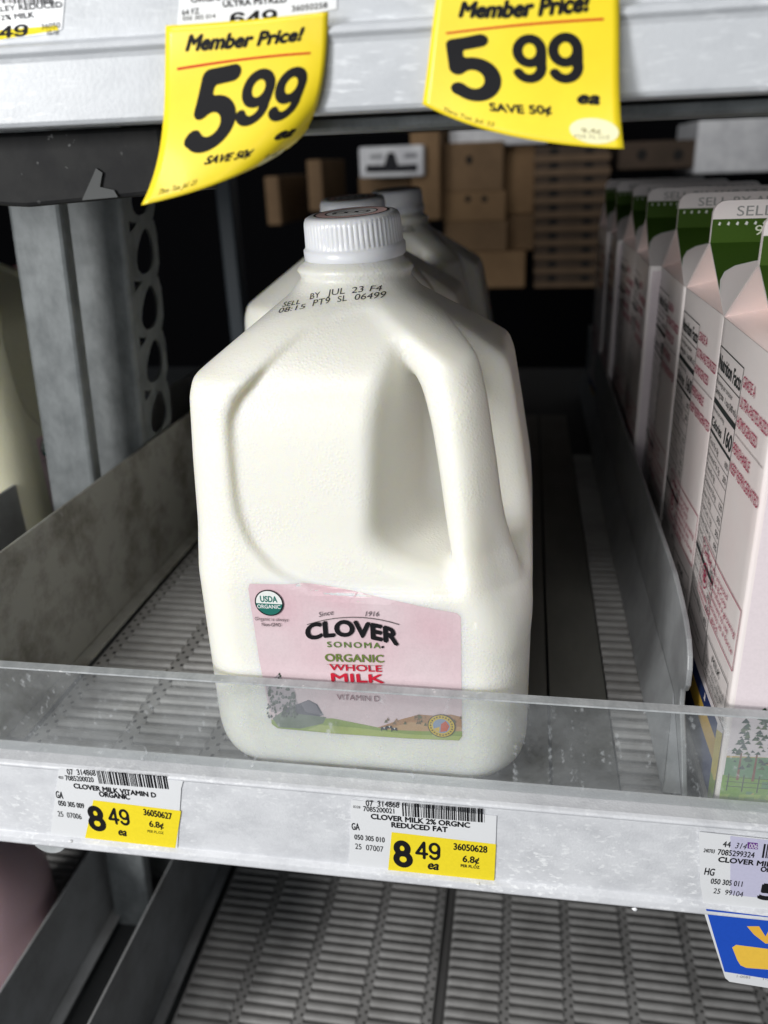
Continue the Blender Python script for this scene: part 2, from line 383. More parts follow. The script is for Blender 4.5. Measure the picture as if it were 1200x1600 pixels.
class Print:
    """Collects ink polygons in a surface's (u,v) and lays them a hair above it, later inks above earlier ones."""
    def __init__(s, surf, step=0, base=0.12, gap=0.002):
        s.f = surf; s.step = step; s.base = base; s.gap = gap; s.items = []; s.layer = 0
    def polys(s, ps, col, layer=None):
        s.items.append((ps, col, s.layer if layer is None else layer)); s.layer += 1; return s
    def shape(s, pts, col): return s.polys(tri_poly(pts), col)
    def pshape(s, pxs, col): return s.shape([s.f.inv(*p) for p in pxs], col)
    def frame(s, p0, p1, h):                                   # baseline from pixel p0 to p1, height h pixels
        a = np.array(s.f.inv(*p0)); b = np.array(s.f.inv(*p1))
        d = b-a; W = np.hypot(*d); d = d/W
        t = np.array(s.f.inv(p0[0], p0[1]-h))-a; n = np.array([-d[1], d[0]]); H = abs(t@n)
        return a, d, n, W, H
    def text(s, txt, p0, p1, h, col, bold=0.0, shear=0.0, space=1.0, arch=0.0):
        a, d, n, W, H = s.frame(p0, p1, h)
        V, F = glyphs(txt, 0, shear, space)
        lo = V.min(0); hi = V.max(0); capH = 0.729
        x = (V[:, 0]-lo[0])/(hi[0]-lo[0]); y = V[:, 1]/capH*H
        if arch: y = y+arch*H*(1-(2*x-1)**2)
        P = a+np.outer(x*W, d)+np.outer(y, n)
        return s.impress(P, F, d, n, bold*H*1.5, col)
    def impress(s, P, F, d, n, b, col):                       # bold faces are struck several times, slightly shifted
        for dx, dy in (((0, 0),) if b < .02 else ((-1, 0), (1, 0), (0, 1), (0, -1), (.7, .7), (-.7, -.7))):
            Q = P+d*dx*b+n*dy*b; s.polys([[tuple(Q[i]) for i in f] for f in F], col)
        return s
    def nums(s, txt, p0, p1, h, col, w=0.095, slant=0.0):
        a, d, n, W, H = s.frame(p0, p1, h); k = len(txt); cw = W/(k*0.62+(k-1)*0.02)
        ps = []
        for i, c in enumerate(txt):
            for p in num_polys(c, w): ps.append([tuple(a+d*((x+slant*y+i*.64)*cw)+n*(y*H)) for x, y in p])
        return s.polys(ps, col)
    def bars(s, p0, p1, h, col, n=44, seed=1):
        a, d, nn, W, H = s.frame(p0, p1, h); r = random.Random(seed); x = 0; ps = []
        u = W/(n*2.6)
        while x < W:
            w = u*r.choice((1, 1, 2, 3)); ps.append([tuple(a+d*x), tuple(a+d*min(x+w, W)), tuple(a+d*min(x+w, W)+nn*H), tuple(a+d*x+nn*H)])
            x += w+u*r.choice((1, 1, 2))
        return s.polys(ps, col)
    def line(s, pxs, w, col):                                  # w in surface units
        pts = [s.f.inv(*p) for p in pxs]; return s.uvline(pts, w, col)
    def uvline(s, pts, w, col):
        pts = np.array(pts, float); t = np.gradient(pts, axis=0); t /= np.hypot(t[:, 0], t[:, 1])[:, None]+1e-9
        n = np.stack([-t[:, 1], t[:, 0]], 1)*w/2; A = pts+n; B = pts-n
        return s.polys([[tuple(A[i]), tuple(B[i]), tuple(B[i+1]), tuple(A[i+1])] for i in range(len(pts)-1)], col)
    def disc(s, c, r, col, ry=None, n=40):
        return s.shape([(c[0]+r*math.cos(2*math.pi*i/n), c[1]+(ry or r)*math.sin(2*math.pi*i/n)) for i in range(n)], col)
    def ring(s, c, r, w, col, ry=None, n=48):
        ry = ry or r
        return s.uvline([(c[0]+r*math.cos(2*math.pi*i/n), c[1]+ry*math.sin(2*math.pi*i/n)) for i in range(n+1)], w, col)
    def build(s, name, parent=None, m=None, label=None):
        V = []; F = []; C = []
        for ps, col, ly in s.items:
            off = s.base+s.gap*ly
            for p in dice(ps, s.step):
                q = s.f.map(np.array(p), off)
                if q is None: continue
                n = len(V); V += [tuple(v) for v in q]; F.append(list(range(n, n+len(p)))); C.append(col)
        return obj(name, V, F, m or M['ink'], parent, colors=C, label=label)

class PlaneXZ:                                                # vertical, facing the aisle
    def __init__(s, Y): s.Y = Y
    def inv(s, px, py): p = at(px, py, Y=s.Y); return (p[0], p[2])
    def map(s, uv, off): return np.stack([uv[:, 0], np.full(len(uv), s.Y-off), uv[:, 1]], 1)
class PlaneSide:                                              # vertical, facing -X; u = -Y
    def __init__(s, X): s.X = X
    def inv(s, px, py): p = at(px, py, X=s.X); return (-p[1], p[2])
    def map(s, uv, off): return np.stack([np.full(len(uv), s.X-off), -uv[:, 0], uv[:, 1]], 1)
class Curl:                                                   # a Coons patch: a curled card
    def __init__(s, top, left, right, bottom, W, H):
        f = lambda L: np.array([at(x, y, Y=Y) for x, y, Y in L])
        s.b = [f(L) for L in (top, left, right, bottom)]; s.W = W; s.H = H; s._g = None
    @staticmethod
    def _c(P, t):                                             # smooth interpolation by arc length
        L = np.r_[0, np.cumsum(np.linalg.norm(np.diff(P, axis=0), axis=1))]; L /= L[-1]
        n = len(P); Mx = np.vander(L, n); co = np.linalg.solve(Mx, P)
        return np.vander(t, n) @ co
    def pos(s, u, v):                                         # u to the right, v down, both 0..1
        u = np.clip(np.asarray(u, float), 0, 1); v = np.clip(np.asarray(v, float), 0, 1)
        T, L, R_, B = s.b; c = s._c
        U = u[:, None]; V_ = v[:, None]
        return ((1-V_)*c(T, u)+V_*c(B, u)+(1-U)*c(L, v)+U*c(R_, v)
                - ((1-U)*(1-V_)*T[0]+U*(1-V_)*T[-1]+(1-U)*V_*B[0]+U*V_*B[-1]))
    def nrm(s, u, v):
        e = 1e-3; a = s.pos(np.clip(u+e, 0, 1), v)-s.pos(np.clip(u-e, 0, 1), v); b = s.pos(u, np.clip(v+e, 0, 1))-s.pos(u, np.clip(v-e, 0, 1))
        n = np.cross(b, a); n /= np.linalg.norm(n, axis=1)[:, None]
        return np.where(n[:, 1:2] > 0, -n, n)
    def map(s, uv, off):
        u = np.clip(uv[:, 0]/s.W, .001, .999); v = np.clip(1-uv[:, 1]/s.H, .001, .999)
        return s.pos(u, v)+s.nrm(u, v)*off
    def inv(s, px, py):
        if s._g is None:
            g = np.linspace(0, 1, 161); A, B = np.meshgrid(g, g, indexing='ij')
            P = s.pos(A.ravel(), B.ravel()); c = P @ CR.T
            s._g = (A.ravel(), B.ravel(), 600+FPX*c[:, 0]/-c[:, 2], 800-FPX*c[:, 1]/-c[:, 2])
        A, B, X, Y = s._g; i = np.argmin((X-px)**2+(Y-py)**2); u, v = A[i], B[i]
        for _ in range(6):                                     # refine
            p = proj(s.pos(np.array([u]), np.array([v]))[0]); e = 1e-3
            pu = (proj(s.pos(np.array([min(u+e, 1)]), np.array([v]))[0])-p)/max(min(u+e, 1)-u, 1e-9) if u < 1 else (p-proj(s.pos(np.array([u-e]), np.array([v]))[0]))/e
            pv = (proj(s.pos(np.array([u]), np.array([min(v+e, 1)]))[0])-p)/max(min(v+e, 1)-v, 1e-9) if v < 1 else (p-proj(s.pos(np.array([u]), np.array([v-e]))[0]))/e
            J = np.stack([pu, pv], 1)
            try: d = np.linalg.solve(J, np.array([px, py])-p)
            except Exception: break
            u = min(max(u+d[0], 0), 1); v = min(max(v+d[1], 0), 1)
        return (u*s.W, (1-v)*s.H)
    def sheet(s, name, m, parent=None, n=26, thick=0.25):
        g = np.linspace(0, 1, n); A, B = np.meshgrid(g, g, indexing='ij'); A = A.ravel(); B = B.ravel()
        P = s.pos(A, B); Q = P-s.nrm(A, B)*thick; N = n*n; V = np.vstack([P, Q]); F = []
        for i in range(n-1):
            for j in range(n-1):
                a, b, c, d = i*n+j, i*n+j+1, (i+1)*n+j+1, (i+1)*n+j
                F += [(a, b, c, d), (a+N, d+N, c+N, b+N)]
        ed = [i*n for i in range(n)]+[(n-1)*n+j for j in range(1, n)]+[i*n+n-1 for i in range(n-2, -1, -1)]+[j for j in range(n-2, 0, -1)]
        for a, b in zip(ed, ed[1:]+ed[:1]): F.append((a, b, b+N, a+N))
        o = obj(name, V, F, m, parent, smooth=True); fix_normals(o); return o

BLACK = (0.012, 0.012, 0.014); RED = (0.50, 0.012, 0.03); GREEN = (0.13, 0.22, 0.05)

# ================================================================== THE SHELVING
XL, XR = -900.0, 640.0
# ---- middle shelf
FL = -259.0
shelf = thing('display_shelf', 'grey shelf with ribbed mat and clear front guard, carrying the milk jugs', 'shelf', (-60, 280, FL-40))
p = MB()
p.extrude_x([(290, -249), (277, -249.2), (275.3, -249.9), (274.9, -250.8), (275.5, -252.0), (275.5, -291.5), (273.2, -293), (272.6, -296), (274, -298), (290, -298)], XL, XR, 0, 1)
o = p.build('price_rail', M['rail'], shelf); bevel(o, 0.5, 2)
for bx_, by_, br_ in ((748, 1382, 1.1), (776, 1386, .9), (992, 1421, 1.1), (110, 1315, 1.0), (352, 1349, .8), (530, 1368, .7)):
    q = at(bx_, by_, Y=273.5); V, F = lathe([(math.sin(math.pi*k/6)+.001, -math.cos(math.pi*k/6)) for k in range(7)], 9)
    b = MB(); b.add([(q[0]+v[0]*br_*random.uniform(.7, 1.4), q[1]+v[1]*br_*.6, q[2]+v[2]*br_*random.uniform(.5, 1)) for v in V], F)
    b.build('dried_milk', M['paper'], o, smooth=True)
p = MB(); p.box(XL, XR, 290.3, 1150, FL-14, FL-7.0); p.build('deck', M['dark'], shelf)
g = MB(); g.box(XL, XR, 283.4, 288.0, -248.9, -203.3); gd = g.build('front_guard', M['clear'], shelf)
g = MB(); g.box(XL, XR, 283.3, 288.1, -203.1, -202.3); ge = g.build('guard_edge', M['clear_edge'], gd)

def ribbed_mat(name, xs, y0, y1, ztop, parent, pitch=8.2, colw=45.5, gap=8.0, x_origin=-236.0, label=None):
    """Ribbed slip mat: columns of half-round ribs joined by perforated flat strips in the gaps."""
    b = MB(); d = MB(); prof = [(math.cos(math.radians(a)), math.sin(math.radians(a))) for a in (180, 150, 120, 90, 60, 30, 0)]
    ho = [(math.cos(math.pi*i/4), math.sin(math.pi*i/4)) for i in range(8)]
    x = x_origin
    while x > xs[0]: x -= colw
    while x < xs[1]:
        a = max(x+gap/2, xs[0]); c = min(x+colw-gap/2, xs[1]); y = y0
        g0, g1 = max(x-gap/2, xs[0]), min(x+gap/2, xs[1])
        if g1-g0 > 1.5: b.box(g0, g1, y0, y1, ztop-5, ztop-1.3)
        while y < y1:
            if c-a > 3:
                V = [(a, y+pitch*.5+pr[0]*pitch*.43, ztop-3.2+pr[1]*3.2) for pr in prof]+[(c, y+pitch*.5+pr[0]*pitch*.43, ztop-3.2+pr[1]*3.2) for pr in prof]
                k = len(prof)
                b.add(V, [(i, i+1, k+i+1, k+i) for i in range(k-1)]+[tuple(range(k)), tuple(range(2*k-1, k-1, -1))])
            for hx, hy in ((x-2.0, y+.2), (x+2.2, y+pitch*.45)):
                if g0+1 < hx < g1-1:
                    d.add([(hx+1.05*p_[0], hy+1.25*p_[1], ztop-1.24) for p_ in ho], [tuple(range(8))])
            y += pitch
        x += colw
    b.add(d.V, d.F, 1)
    o = b.build(name, [M['mat'], M['hole']], parent, label=label)
    s_ = MB(); s_.box(xs[0], xs[1], y0, y1, ztop-6.6, ztop-3.4); s_.build('mat_backing', M['mat_base'], o)
    return o
ribbed_mat('ribbed_mat', (-243, -30), 292, 760, FL, shelf)
ribbed_mat('ribbed_mat', (49, 70), 292, 760, FL-1.0, shelf)
ribbed_mat('ribbed_mat', (84, 290), 292, 900, FL, shelf)
p = MB(); p.box(-28, 17.4, 292, 900, FL-6.5, FL-1.6); p.box(19.0, 48.0, 292, 900, FL-6.5, FL-1.2); p.build('slip_plate', M['plate'], shelf)

# ---- upper shelf
ushelf = thing('display_shelf', 'shelf above the jugs with scuffed rail and black bracket at its left end', 'shelf', (-60, 290, 16))
p = MB()
p.extrude_x([(292, 96), (279.5, 96), (279.5, 40), (277.5, 39.4), (275.0, 38.6), (274.0, 36.8), (275.2, 35.4), (275.6, 34), (275.2, 17.0), (276.0, 15.6), (292, 15.6)], XL, XR, 0, 1)
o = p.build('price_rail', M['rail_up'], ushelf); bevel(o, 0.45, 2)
p = MB(); p.box(-690, XR, 296, 1050, 34, 40); p.build('deck', M['dark'], ushelf)
p = MB(); p.extrude_x([(304, 11.2), (332, 11.2), (332, 15.2), (302.6, 15.2), (302.6, 12.4)], -123, XR); o = p.build('cross_beam', M['galv'], ushelf); bevel(o, .5)
p = MB(); V0 = [(-262, 15.4), (-126, 15.4), (-126, -6.5), (-181, -9.6), (-190, -9.0), (-262, 0)]
k = len(V0); V = [(x, 297, z) for x, z in V0]+[(x, 350, z) for x, z in V0]
p.add(V, [tuple(range(k)), tuple(range(2*k-1, k-1, -1))]+[(i, (i+1) % k, (i+1) % k+k, i+k) for i in range(k)])
br = p.build('end_bracket', M['black'], ushelf); bevel(br, 1.5, 2)

# ---- lower shelf
LF = -559.0
lshelf = thing('display_shelf', 'empty grey shelf of ribbed mats seen under the lower price rail', 'shelf', (-60, 300, LF-20))
ribbed_mat('ribbed_mat', (-234, -50), 320, 760, LF, lshelf, label='left ribbed mat beside the slot')
ribbed_mat('ribbed_mat', (-43, 330), 320, 760, LF, lshelf, x_origin=0.0, label='right ribbed mat beside the slot')
ribbed_mat('ribbed_mat', (-620, -336), 320, 760, LF, lshelf)
p = MB(); p.box(XL, XR, 300, 1150, LF-15, LF-7.2); p.build('deck', M['dark'], lshelf)
p = MB(); p.box(-49.5, -43.5, 320, 760, LF-6.9, LF-3.0); p.build('slot_strip', M['mat_base'], lshelf)

# ---- lane dividers (bent sheet: wall and foot)
def divider(name, x, z0, top, m, label, y0=292, y1=1000, foot=9, wall=1.8, dirn=1):
    b = MB()
    b.prism_yz([(y0, z0), (y1, z0), (y1, top), (y0+6, top), (y0, top-8)], x-wall, x)
    b.prism_yz([(y0+10, z0+.2), (y1, z0+.2), (y1, z0+2.0), (y0+10, z0+2.0)], x+.3*dirn if dirn > 0 else x-wall-foot, x+foot if dirn > 0 else x-wall-.3)
    o = b.build(name, m); bevel(o, 0.5, 2)
    return tag(o, label, 'shelf divider')
divider('shelf_divider', -250, FL+.2, -168.5, M['divider'], 'stained grey metal divider along the left side of the front milk jug')
b = MB(); b.prism_yz([(292, FL+.2), (1000, FL+.2), (1000, -182), (292, -182)], -324, -322); o = b.build('shelf_divider', M['divider_low']); bevel(o, .5)
tag(o, 'dark grey divider in front of the cream jug at the left edge', 'shelf divider')
divider('shelf_divider', -247, LF+.2, -473, M['divider_low'], 'dull grey divider along the left edge of the empty lower ribbed mat')
b = MB(); b.prism_yz([(292, LF+.2), (1000, LF+.2), (1000, -484), (292, -484)], -323, -321)
b.prism_yz([(302, LF+.3), (1000, LF+.3), (1000, LF+2), (302, LF+2)], -320.6, -311)
o = b.build('shelf_divider', M['divider_low']); bevel(o, .5)
tag(o, 'dark grey divider in front of the pink jug at the bottom left', 'shelf divider')
# frosted right-hand divider with its rounded nose
prof = [(1000, FL+.2), (1000, -180)]+[(372, -185.5), (352, -188.5), (338, -191.5), (328, -195.5), (322, -200.5), (319.5, -206), (319, -214), (322, -218.5), (327, -221.0), (326, -228), (312, -243), (300, FL+.2)]
b = MB(); b.prism_yz(prof, 74, 76.4)
nb = MB(); nb.V = [(72.2, 1000, -231), (72.2, 345, -231), (60.6, 1000, FL+.4), (60.6, 345, FL+.4)]
o = b.build('shelf_divider', M['divider_pl']); bevel(o, .6, 2)
tag(o, 'pale frosted divider with a rounded nose between jugs and cartons', 'shelf divider')
f_ = MB(); f_.prism_yz([(302, 0), (1000, 0), (1000, 1), (302, 1)], 0, 1)
V = [(73.8, y, -231.0) for y in (340, 1000)]+[(66, y, FL+1.6) for y in (302, 1000)]+[(66, y, FL+.4) for y in (302, 1000)]+[(73.8, y, FL+.4) for y in (302, 1000)]
fl = obj('slanted_foot', V, [(0, 1, 3, 2), (2, 3, 5, 4), (4, 5, 7, 6), (6, 7, 1, 0), (0, 2, 4, 6), (1, 7, 5, 3)], M['divider_pl'], o); fix_normals(fl)

# ---- slotted steel uprights
def upright(x0, x1, y, label, lean, side, web=True):
    t = thing('steel_upright', label, 'upright', ((x0+x1)/2, y, -640), 'galvanised uprights')
    zt, zb = 30, -640
    sh = lambda z: lean*(z+320)/320
    # front channel face with rolled edges
    prof = [(x0, y+9), (x0, y+2.5), (x0+.9, y+.7), (x0+2.6, y), (x1-2.6, y), (x1-.9, y+.7), (x1, y+2.5), (x1, y+9), (x1-1.8, y+9), (x1-1.8, y+2.6), (x0+1.8, y+2.6), (x0+1.8, y+9)]
    k = len(prof); V = []
    for z in (zb, zt): V += [(px+sh(z), py, z) for px, py in prof]
    obj('front_face', V, [(i, (i+1) % k, k+(i+1) % k, k+i) for i in range(k)]+[tuple(range(k-1, -1, -1)), tuple(range(k, 2*k))], M['galv'], t)
    fix_normals(t.children[-1])
    if not web: return t
    # side web with teardrop slots
    b = MB(); d0, d1 = y+9.2, y+side; cell = 36.0; z = zb
    while z+cell <= zt:
        c = ((d0+d1)/2, z+cell*.5); r0 = (d1-d0)*.33; r1 = cell*.39
        hole = [(c[0]+r0*math.cos(a)*(1-.30*math.sin(a))*.92+r0*.25*math.sin(a), c[1]+r1*math.sin(a)) for a in [math.pi*2*i/16 for i in range(16)]]
        outer = []
        for hy, hz in hole:
            dx, dz = hy-c[0], hz-c[1]; s_ = min((d1-d0)/2/max(abs(dx), 1e-6), cell/2/max(abs(dz), 1e-6)); outer.append((c[0]+dx*s_, c[1]+dz*s_))
        for xx in (x1-1.6, x1-.2):
            V = [(xx+sh(q[1]), q[0], q[1]) for q in hole+outer]
            b.add(V, [(i, (i+1) % 16, 16+(i+1) % 16, 16+i) for i in range(16)])
        z += cell
    b.build('slotted_web', M['galv'], t)
    b = MB(); b.prism_yz([(y+10, zb), (y+11.5, zb), (y+11.5, zt), (y+10, zt)], x0+2, x1-3); b.build('inner_wall', M['dark'], t)
    return t
upright(-304, -272, 450, 'galvanised upright, left one of the pair beside the stained divider', 17.6, 38, False)
upB = upright(-299, -262, 500, 'galvanised upright with slotted side, right one of the pair beside the stained divider', 19.5, 50)
# hook tab
hk = at(140, 300, Y=296)
V0 = [at(x, y, Y=296) for x, y in ((128, 313), (150, 263), (160, 270), (156, 292), (178, 297), (184, 308))]
V = [tuple(v) for v in V0]+[(v[0], v[1]+.9, v[2]) for v in V0]; k = len(V0)
o = obj('hook_tab', V, [tuple(range(k)), tuple(range(2*k-1, k-1, -1))]+[(i, (i+1) % k, k+(i+1) % k, k+i) for i in range(k)], M['tab'], br); fix_normals(o)

# ================================================================== THE MILK JUG
def smin(a, b, k): h = np.clip(.5+.5*(b-a)/k, 0, 1); return b+(a-b)*h-k*h*(1-h)
def smax(a, b, k): return -smin(-a, -b, k)
_z = np.linspace(-6, 240, 985)
def _tab(zs, vs, sm=5):
    t = np.interp(_z, zs, vs); k = np.exp(-.5*(np.arange(-20, 21)/sm)**2); k /= k.sum()
    return np.convolve(np.pad(t, 20, mode='edge'), k, 'valid')
_hw = _tab([0, 1.5, 4, 9, 15, 22, 30, 100, 113, 150, 176, 183.5, 212, 216, 240], [63, 66, 68.6, 71.2, 72.5, 73, 73, 73, 72, 68.3, 65.3, 63, 26.5, 23, 22], 6)
_rc = _tab([0, 20, 100, 180, 192, 204, 213, 240], [26, 24, 22, 21, 21.5, 24, 25.5, 22], 5)
_g = np.exp(-.5*(np.arange(-120, 121)/40)**2); _g /= _g.sum()
_hws = np.convolve(np.pad(_hw, 120, mode='edge'), _g, 'valid')   # the moulded panel runs smoothly over the shoulder
_cx = _tab([0, 120, 215, 240], [0, 0, -6, -6], 20)
_cy = _tab([0, 120, 215, 240], [0, 0, -5, -5], 20)
_nr = _tab([200, 209.5, 211, 214.0, 216.0, 217.3, 219.2, 221.2, 222.4, 224, 240], [27, 27.4, 27.0, 25.2, 22.8, 23.4, 25.2, 23.6, 21.6, 20.5, 20.5], 1.8)
PANEL = [(-16, 199), (-40, 178), (-44, 168), (-44, 134), (-40, 120), (-30, 108), (-14, 102), (8, 101), (40, 103), (66, 108), (66, 182), (30, 208)]
for _ in range(3):                                            # round the panel's corners
    PANEL = [q for a, b in zip(PANEL, PANEL[1:]+PANEL[:1]) for q in ((.82*a[0]+.18*b[0], .82*a[1]+.18*b[1]), (.18*a[0]+.82*b[0], .18*a[1]+.82*b[1]))]
def poly_sd(u, v, P):
    d = np.full(u.shape, 1e9); s = np.ones(u.shape); n = len(P)
    for i in range(n):
        a = P[i]; b = P[i-1]; ex, ey = b[0]-a[0], b[1]-a[1]; wx, wy = u-a[0], v-a[1]
        t = np.clip((wx*ex+wy*ey)/(ex*ex+ey*ey), 0, 1); d = np.minimum(d, (wx-ex*t)**2+(wy-ey*t)**2)
        c1 = v >= a[1]; c2 = v < b[1]; c3 = ex*wy > ey*wx
        f = (c1 & c2 & c3) | (~c1 & ~c2 & ~c3); s = np.where(f, -s, s)
    return s*np.sqrt(d)
def capsule(x, y, z, a, b, ra, rb):
    a = np.array(a, float); b = np.array(b, float); e = b-a
    t = np.clip(((x-a[0])*e[0]+(y-a[1])*e[1]+(z-a[2])*e[2])/(e@e), 0, 1)
    return np.sqrt((x-a[0]-e[0]*t)**2+(y-a[1]-e[1]*t)**2+(z-a[2]-e[2]*t)**2)-(ra+(rb-ra)*t)
HANDLE = [((6, -10, 207), 16), ((24, -30, 200), 14.5), ((36, -44, 187), 12.5), ((41.5, -51, 172), 11.8), ((45.5, -55, 152), 11.8), ((50, -58, 126), 12.6), ((56, -61, 106), 15), ((60, -62, 86), 16)]
def _catmull(H, n=5):
    P_ = np.array([(*p, r) for p, r in H], float); P_ = np.vstack([2*P_[0]-P_[1], P_, 2*P_[-1]-P_[-2]]); o = []
    for i in range(1, len(P_)-2):
        for k in range(n):
            t = k/n; a, b, c, d = P_[i-1:i+3]
            o.append(.5*(2*b+(c-a)*t+(2*a-5*b+4*c-d)*t*t+(3*b-a-3*c+d)*t**3))
    o.append(P_[-2]); return [(tuple(q[:3]), q[3]) for q in o]
HANDLE = _catmull(HANDLE)
def jug_sdf(x, y, z):
    hw = np.interp(z, _z, _hw); rc = np.minimum(np.interp(z, _z, _rc), hw-.01); dh = np.interp(z, _z, np.gradient(_hw, _z))
    X = x-np.interp(z, _z, _cx); Y = y-np.interp(z, _z, _cy)
    qx = np.abs(X)-hw+rc; qy = np.abs(Y)-hw+rc
    d2 = np.hypot(np.maximum(qx, 0), np.maximum(qy, 0))+np.minimum(np.maximum(qx, qy), 0)-rc
    body = d2/np.sqrt(1+dh*dh)
    body0 = body
    # shallow moulded panels on the two faces that share the grip
    pd = poly_sd(x, z, PANEL)-3
    reg = np.maximum(smax(pd, (y-np.interp(z, _z, _cy-_hws)-3.4)*.85, 2.5), np.where(y < 5, -1e3, 1e3))
    body = smax(body, -reg, 4.5)
    # finger pocket
    t = np.clip((z-118)/70, 0, 1)
    sx = 6-4*t                                                  # the inner seam leans back towards the top
    nl = ((x-13.5+.3*sx)*.93+(y+62)*-.36)                         # > 0 to the right of the left wall
    nr = ((x-73)*.13+(y+15)*-.99)                               # > 0 in front of the right wall
    pk = -smin(nl+sx*.3, nr, 6)
    pk = smax(pk, (103+.32*np.clip(52-x, -10, 70)+.30*np.clip(y+58, -20, 60)-z)*.9, 12)
    pk = smax(pk, (z-219+.36*np.clip(x-14, 0, 60)+.25*np.clip(x-50, 0, 40))*.95, 10)
    body = smax(body, -pk, 6)
    h = np.full(x.shape, 1e9)
    for (a, ra), (b, rb) in zip(HANDLE[:-1], HANDLE[1:]): h = np.minimum(h, capsule(x, y, z, a, b, ra, rb))
    body = smin(body, h, 6)
    body = smax(body, body0, 2)
    ch = (x-y)/1.41421-np.interp(z, [60, 84, 100, 115, 150, 176, 190, 205], [110, 97, 88, 84, 80.5, 76, 70, 60])
    body = smax(body, ch, 7)
    nk = np.hypot(x+6, y+5)-np.interp(z, _z, _nr)
    nk = np.maximum(nk, np.maximum(200-z, z-226))
    body = smin(np.maximum(body, z-217), nk, 2.2)
    return smax(body, -z+.0, 1.5)
def surface_nets(fn, lo, hi, h):
    ax = [np.arange(lo[i], hi[i]+h, h) for i in range(3)]
    G = np.meshgrid(*ax, indexing='ij'); D = fn(*[g.ravel() for g in G]).reshape(G[0].shape)
    s = D < 0; nx, ny, nz = [n-1 for n in D.shape]
    acc = np.zeros((nx, ny, nz, 3)); cnt = np.zeros((nx, ny, nz))
    cor = [(i, j, k) for i in (0, 1) for j in (0, 1) for k in (0, 1)]
    sl = lambda c: (slice(c[0], c[0]+nx), slice(c[1], c[1]+ny), slice(c[2], c[2]+nz))
    for a in cor:
        for axi in range(3):
            if a[axi]: continue
            b = list(a); b[axi] = 1; b = tuple(b)
            da, db = D[sl(a)], D[sl(b)]; m = (da < 0) != (db < 0)
            t = np.where(m, da/np.where(m, da-db, 1), 0)
            for q in range(3): acc[..., q] += np.where(m, a[q]+(t if q == axi else 0), 0)
            cnt += m
    act = cnt > 0; idx = -np.ones(act.shape, int); idx[act] = np.arange(act.sum())
    I = np.argwhere(act); V = np.array(lo)+h*(I+acc[act]/cnt[act][:, None])
    F = []
    for axi in range(3):
        a = [slice(None)]*3; b = [slice(None)]*3; a[axi] = slice(0, -1); b[axi] = slice(1, None)
        m = s[tuple(a)] != s[tuple(b)]; E = np.argwhere(m); fl = s[tuple(a)][m]
        u, w = [(1, 2), (2, 0), (0, 1)][axi]
        ok = (E[:, u] > 0) & (E[:, w] > 0) & (E[:, u] < [nx, ny, nz][u]) & (E[:, w] < [nx, ny, nz][w]); E = E[ok]; fl = fl[ok]
        def ci(du, dw): q = E.copy(); q[:, u] += du; q[:, w] += dw; return idx[q[:, 0], q[:, 1], q[:, 2]]
        Q = np.stack([ci(-1, -1), ci(0, -1), ci(0, 0), ci(-1, 0)], 1); Q[~fl] = Q[~fl][:, ::-1]; F.append(Q)
    F = np.vstack(F)
    for _ in range(2):                                         # pull the vertices onto the true surface
        d = fn(V[:, 0], V[:, 1], V[:, 2]); e = .4
        g = np.stack([fn(*(V+e*np.eye(3)[i]).T)-fn(*(V-e*np.eye(3)[i]).T) for i in range(3)], 1)/(2*e)
        n2 = np.maximum((g*g).sum(1), .2); V = V-np.clip(d/n2, -h, h)[:, None]*g*.8
    return V, F
JV, JF = surface_nets(jug_sdf, (-76, -76, -2), (76, 76, 229), 1.5)
JC = np.array([-66.0, 363.5, FL])                            # front jug's place
jug = thing('milk_jug', 'white gallon milk jug with a pink label, foremost on the shelf', 'milk jug', JC, 'white milk jugs in one lane')
body = obj('jug_body', JV+JC, JF, M['jug'], jug, smooth=True)
bvh = BVHTree.FromPolygons([Vector(v) for v in (JV+JC)], [tuple(map(int, f)) for f in JF])
class JugFront:
    def inv(s, px, py):
        r = Vector(ray(px, py)).normalized(); h = bvh.ray_cast(Vector((0, 0, 0)), r)
        p = h[0] if h[0] is not None else Vector(at(px, py, Y=291)); return (p.x, p.z)
    def map(s, uv, off):
        out = []
        for u, v in uv:
            h = bvh.ray_cast(Vector((u, 100, v)), Vector((0, 1, 0)))
            if h[0] is None: return None
            n = h[1] if h[1].y < 0 else -h[1]; q = h[0]+n*off; out.append((q.x, q.y, q.z))
        return np.array(out)
JFr = JugFront()
# cap
def cap_tilt(V):                                             # the cap sits slightly askew, front and right edge down
    c_ = np.array([JC[0]-6, JC[1]-5, FL+228.0])
    Rm = np.array(Matrix.Rotation(math.radians(4.5), 3, 'X') @ Matrix.Rotation(math.radians(-2.2), 3, 'Y'))
    return (np.asarray(V, float)-c_) @ Rm.T+c_
def cap_mesh():
    n = 180; cx, cy = JC[0]-6, JC[1]-5; z = FL
    rib = lambda j, i: (-.42 if (i % 3 == 0) else 0.0) if 6 <= j <= 9 else 0
    prof = [(20.4, z+224.0), (22.6, z+224.2), (22.9, z+225.2), (22.9, z+228.6), (22.3, z+229.2), (21.9, z+229.8), (21.9, z+230.2), (21.7, z+234), (21.5, z+239.0), (21.3, z+240.2), (20.6, z+241.6), (19.2, z+242.3), (17.6, z+242.5), (8, z+242.5), (.05, z+242.5)]
    prof = [(r_*.945 if z_ < FL+242 else r_*.945, FL+224+(z_-FL-224)*.95) for r_, z_ in prof]
    V, F = lathe(prof, n, cx, cy, rib); return cap_tilt(V), F
V, F = cap_mesh(); cap = obj('cap', V, F, M['cap'], jug, smooth=True); fix_normals(cap)
b_ = cap.modifiers.new('edges', 'EDGE_SPLIT'); b_.split_angle = math.radians(50)
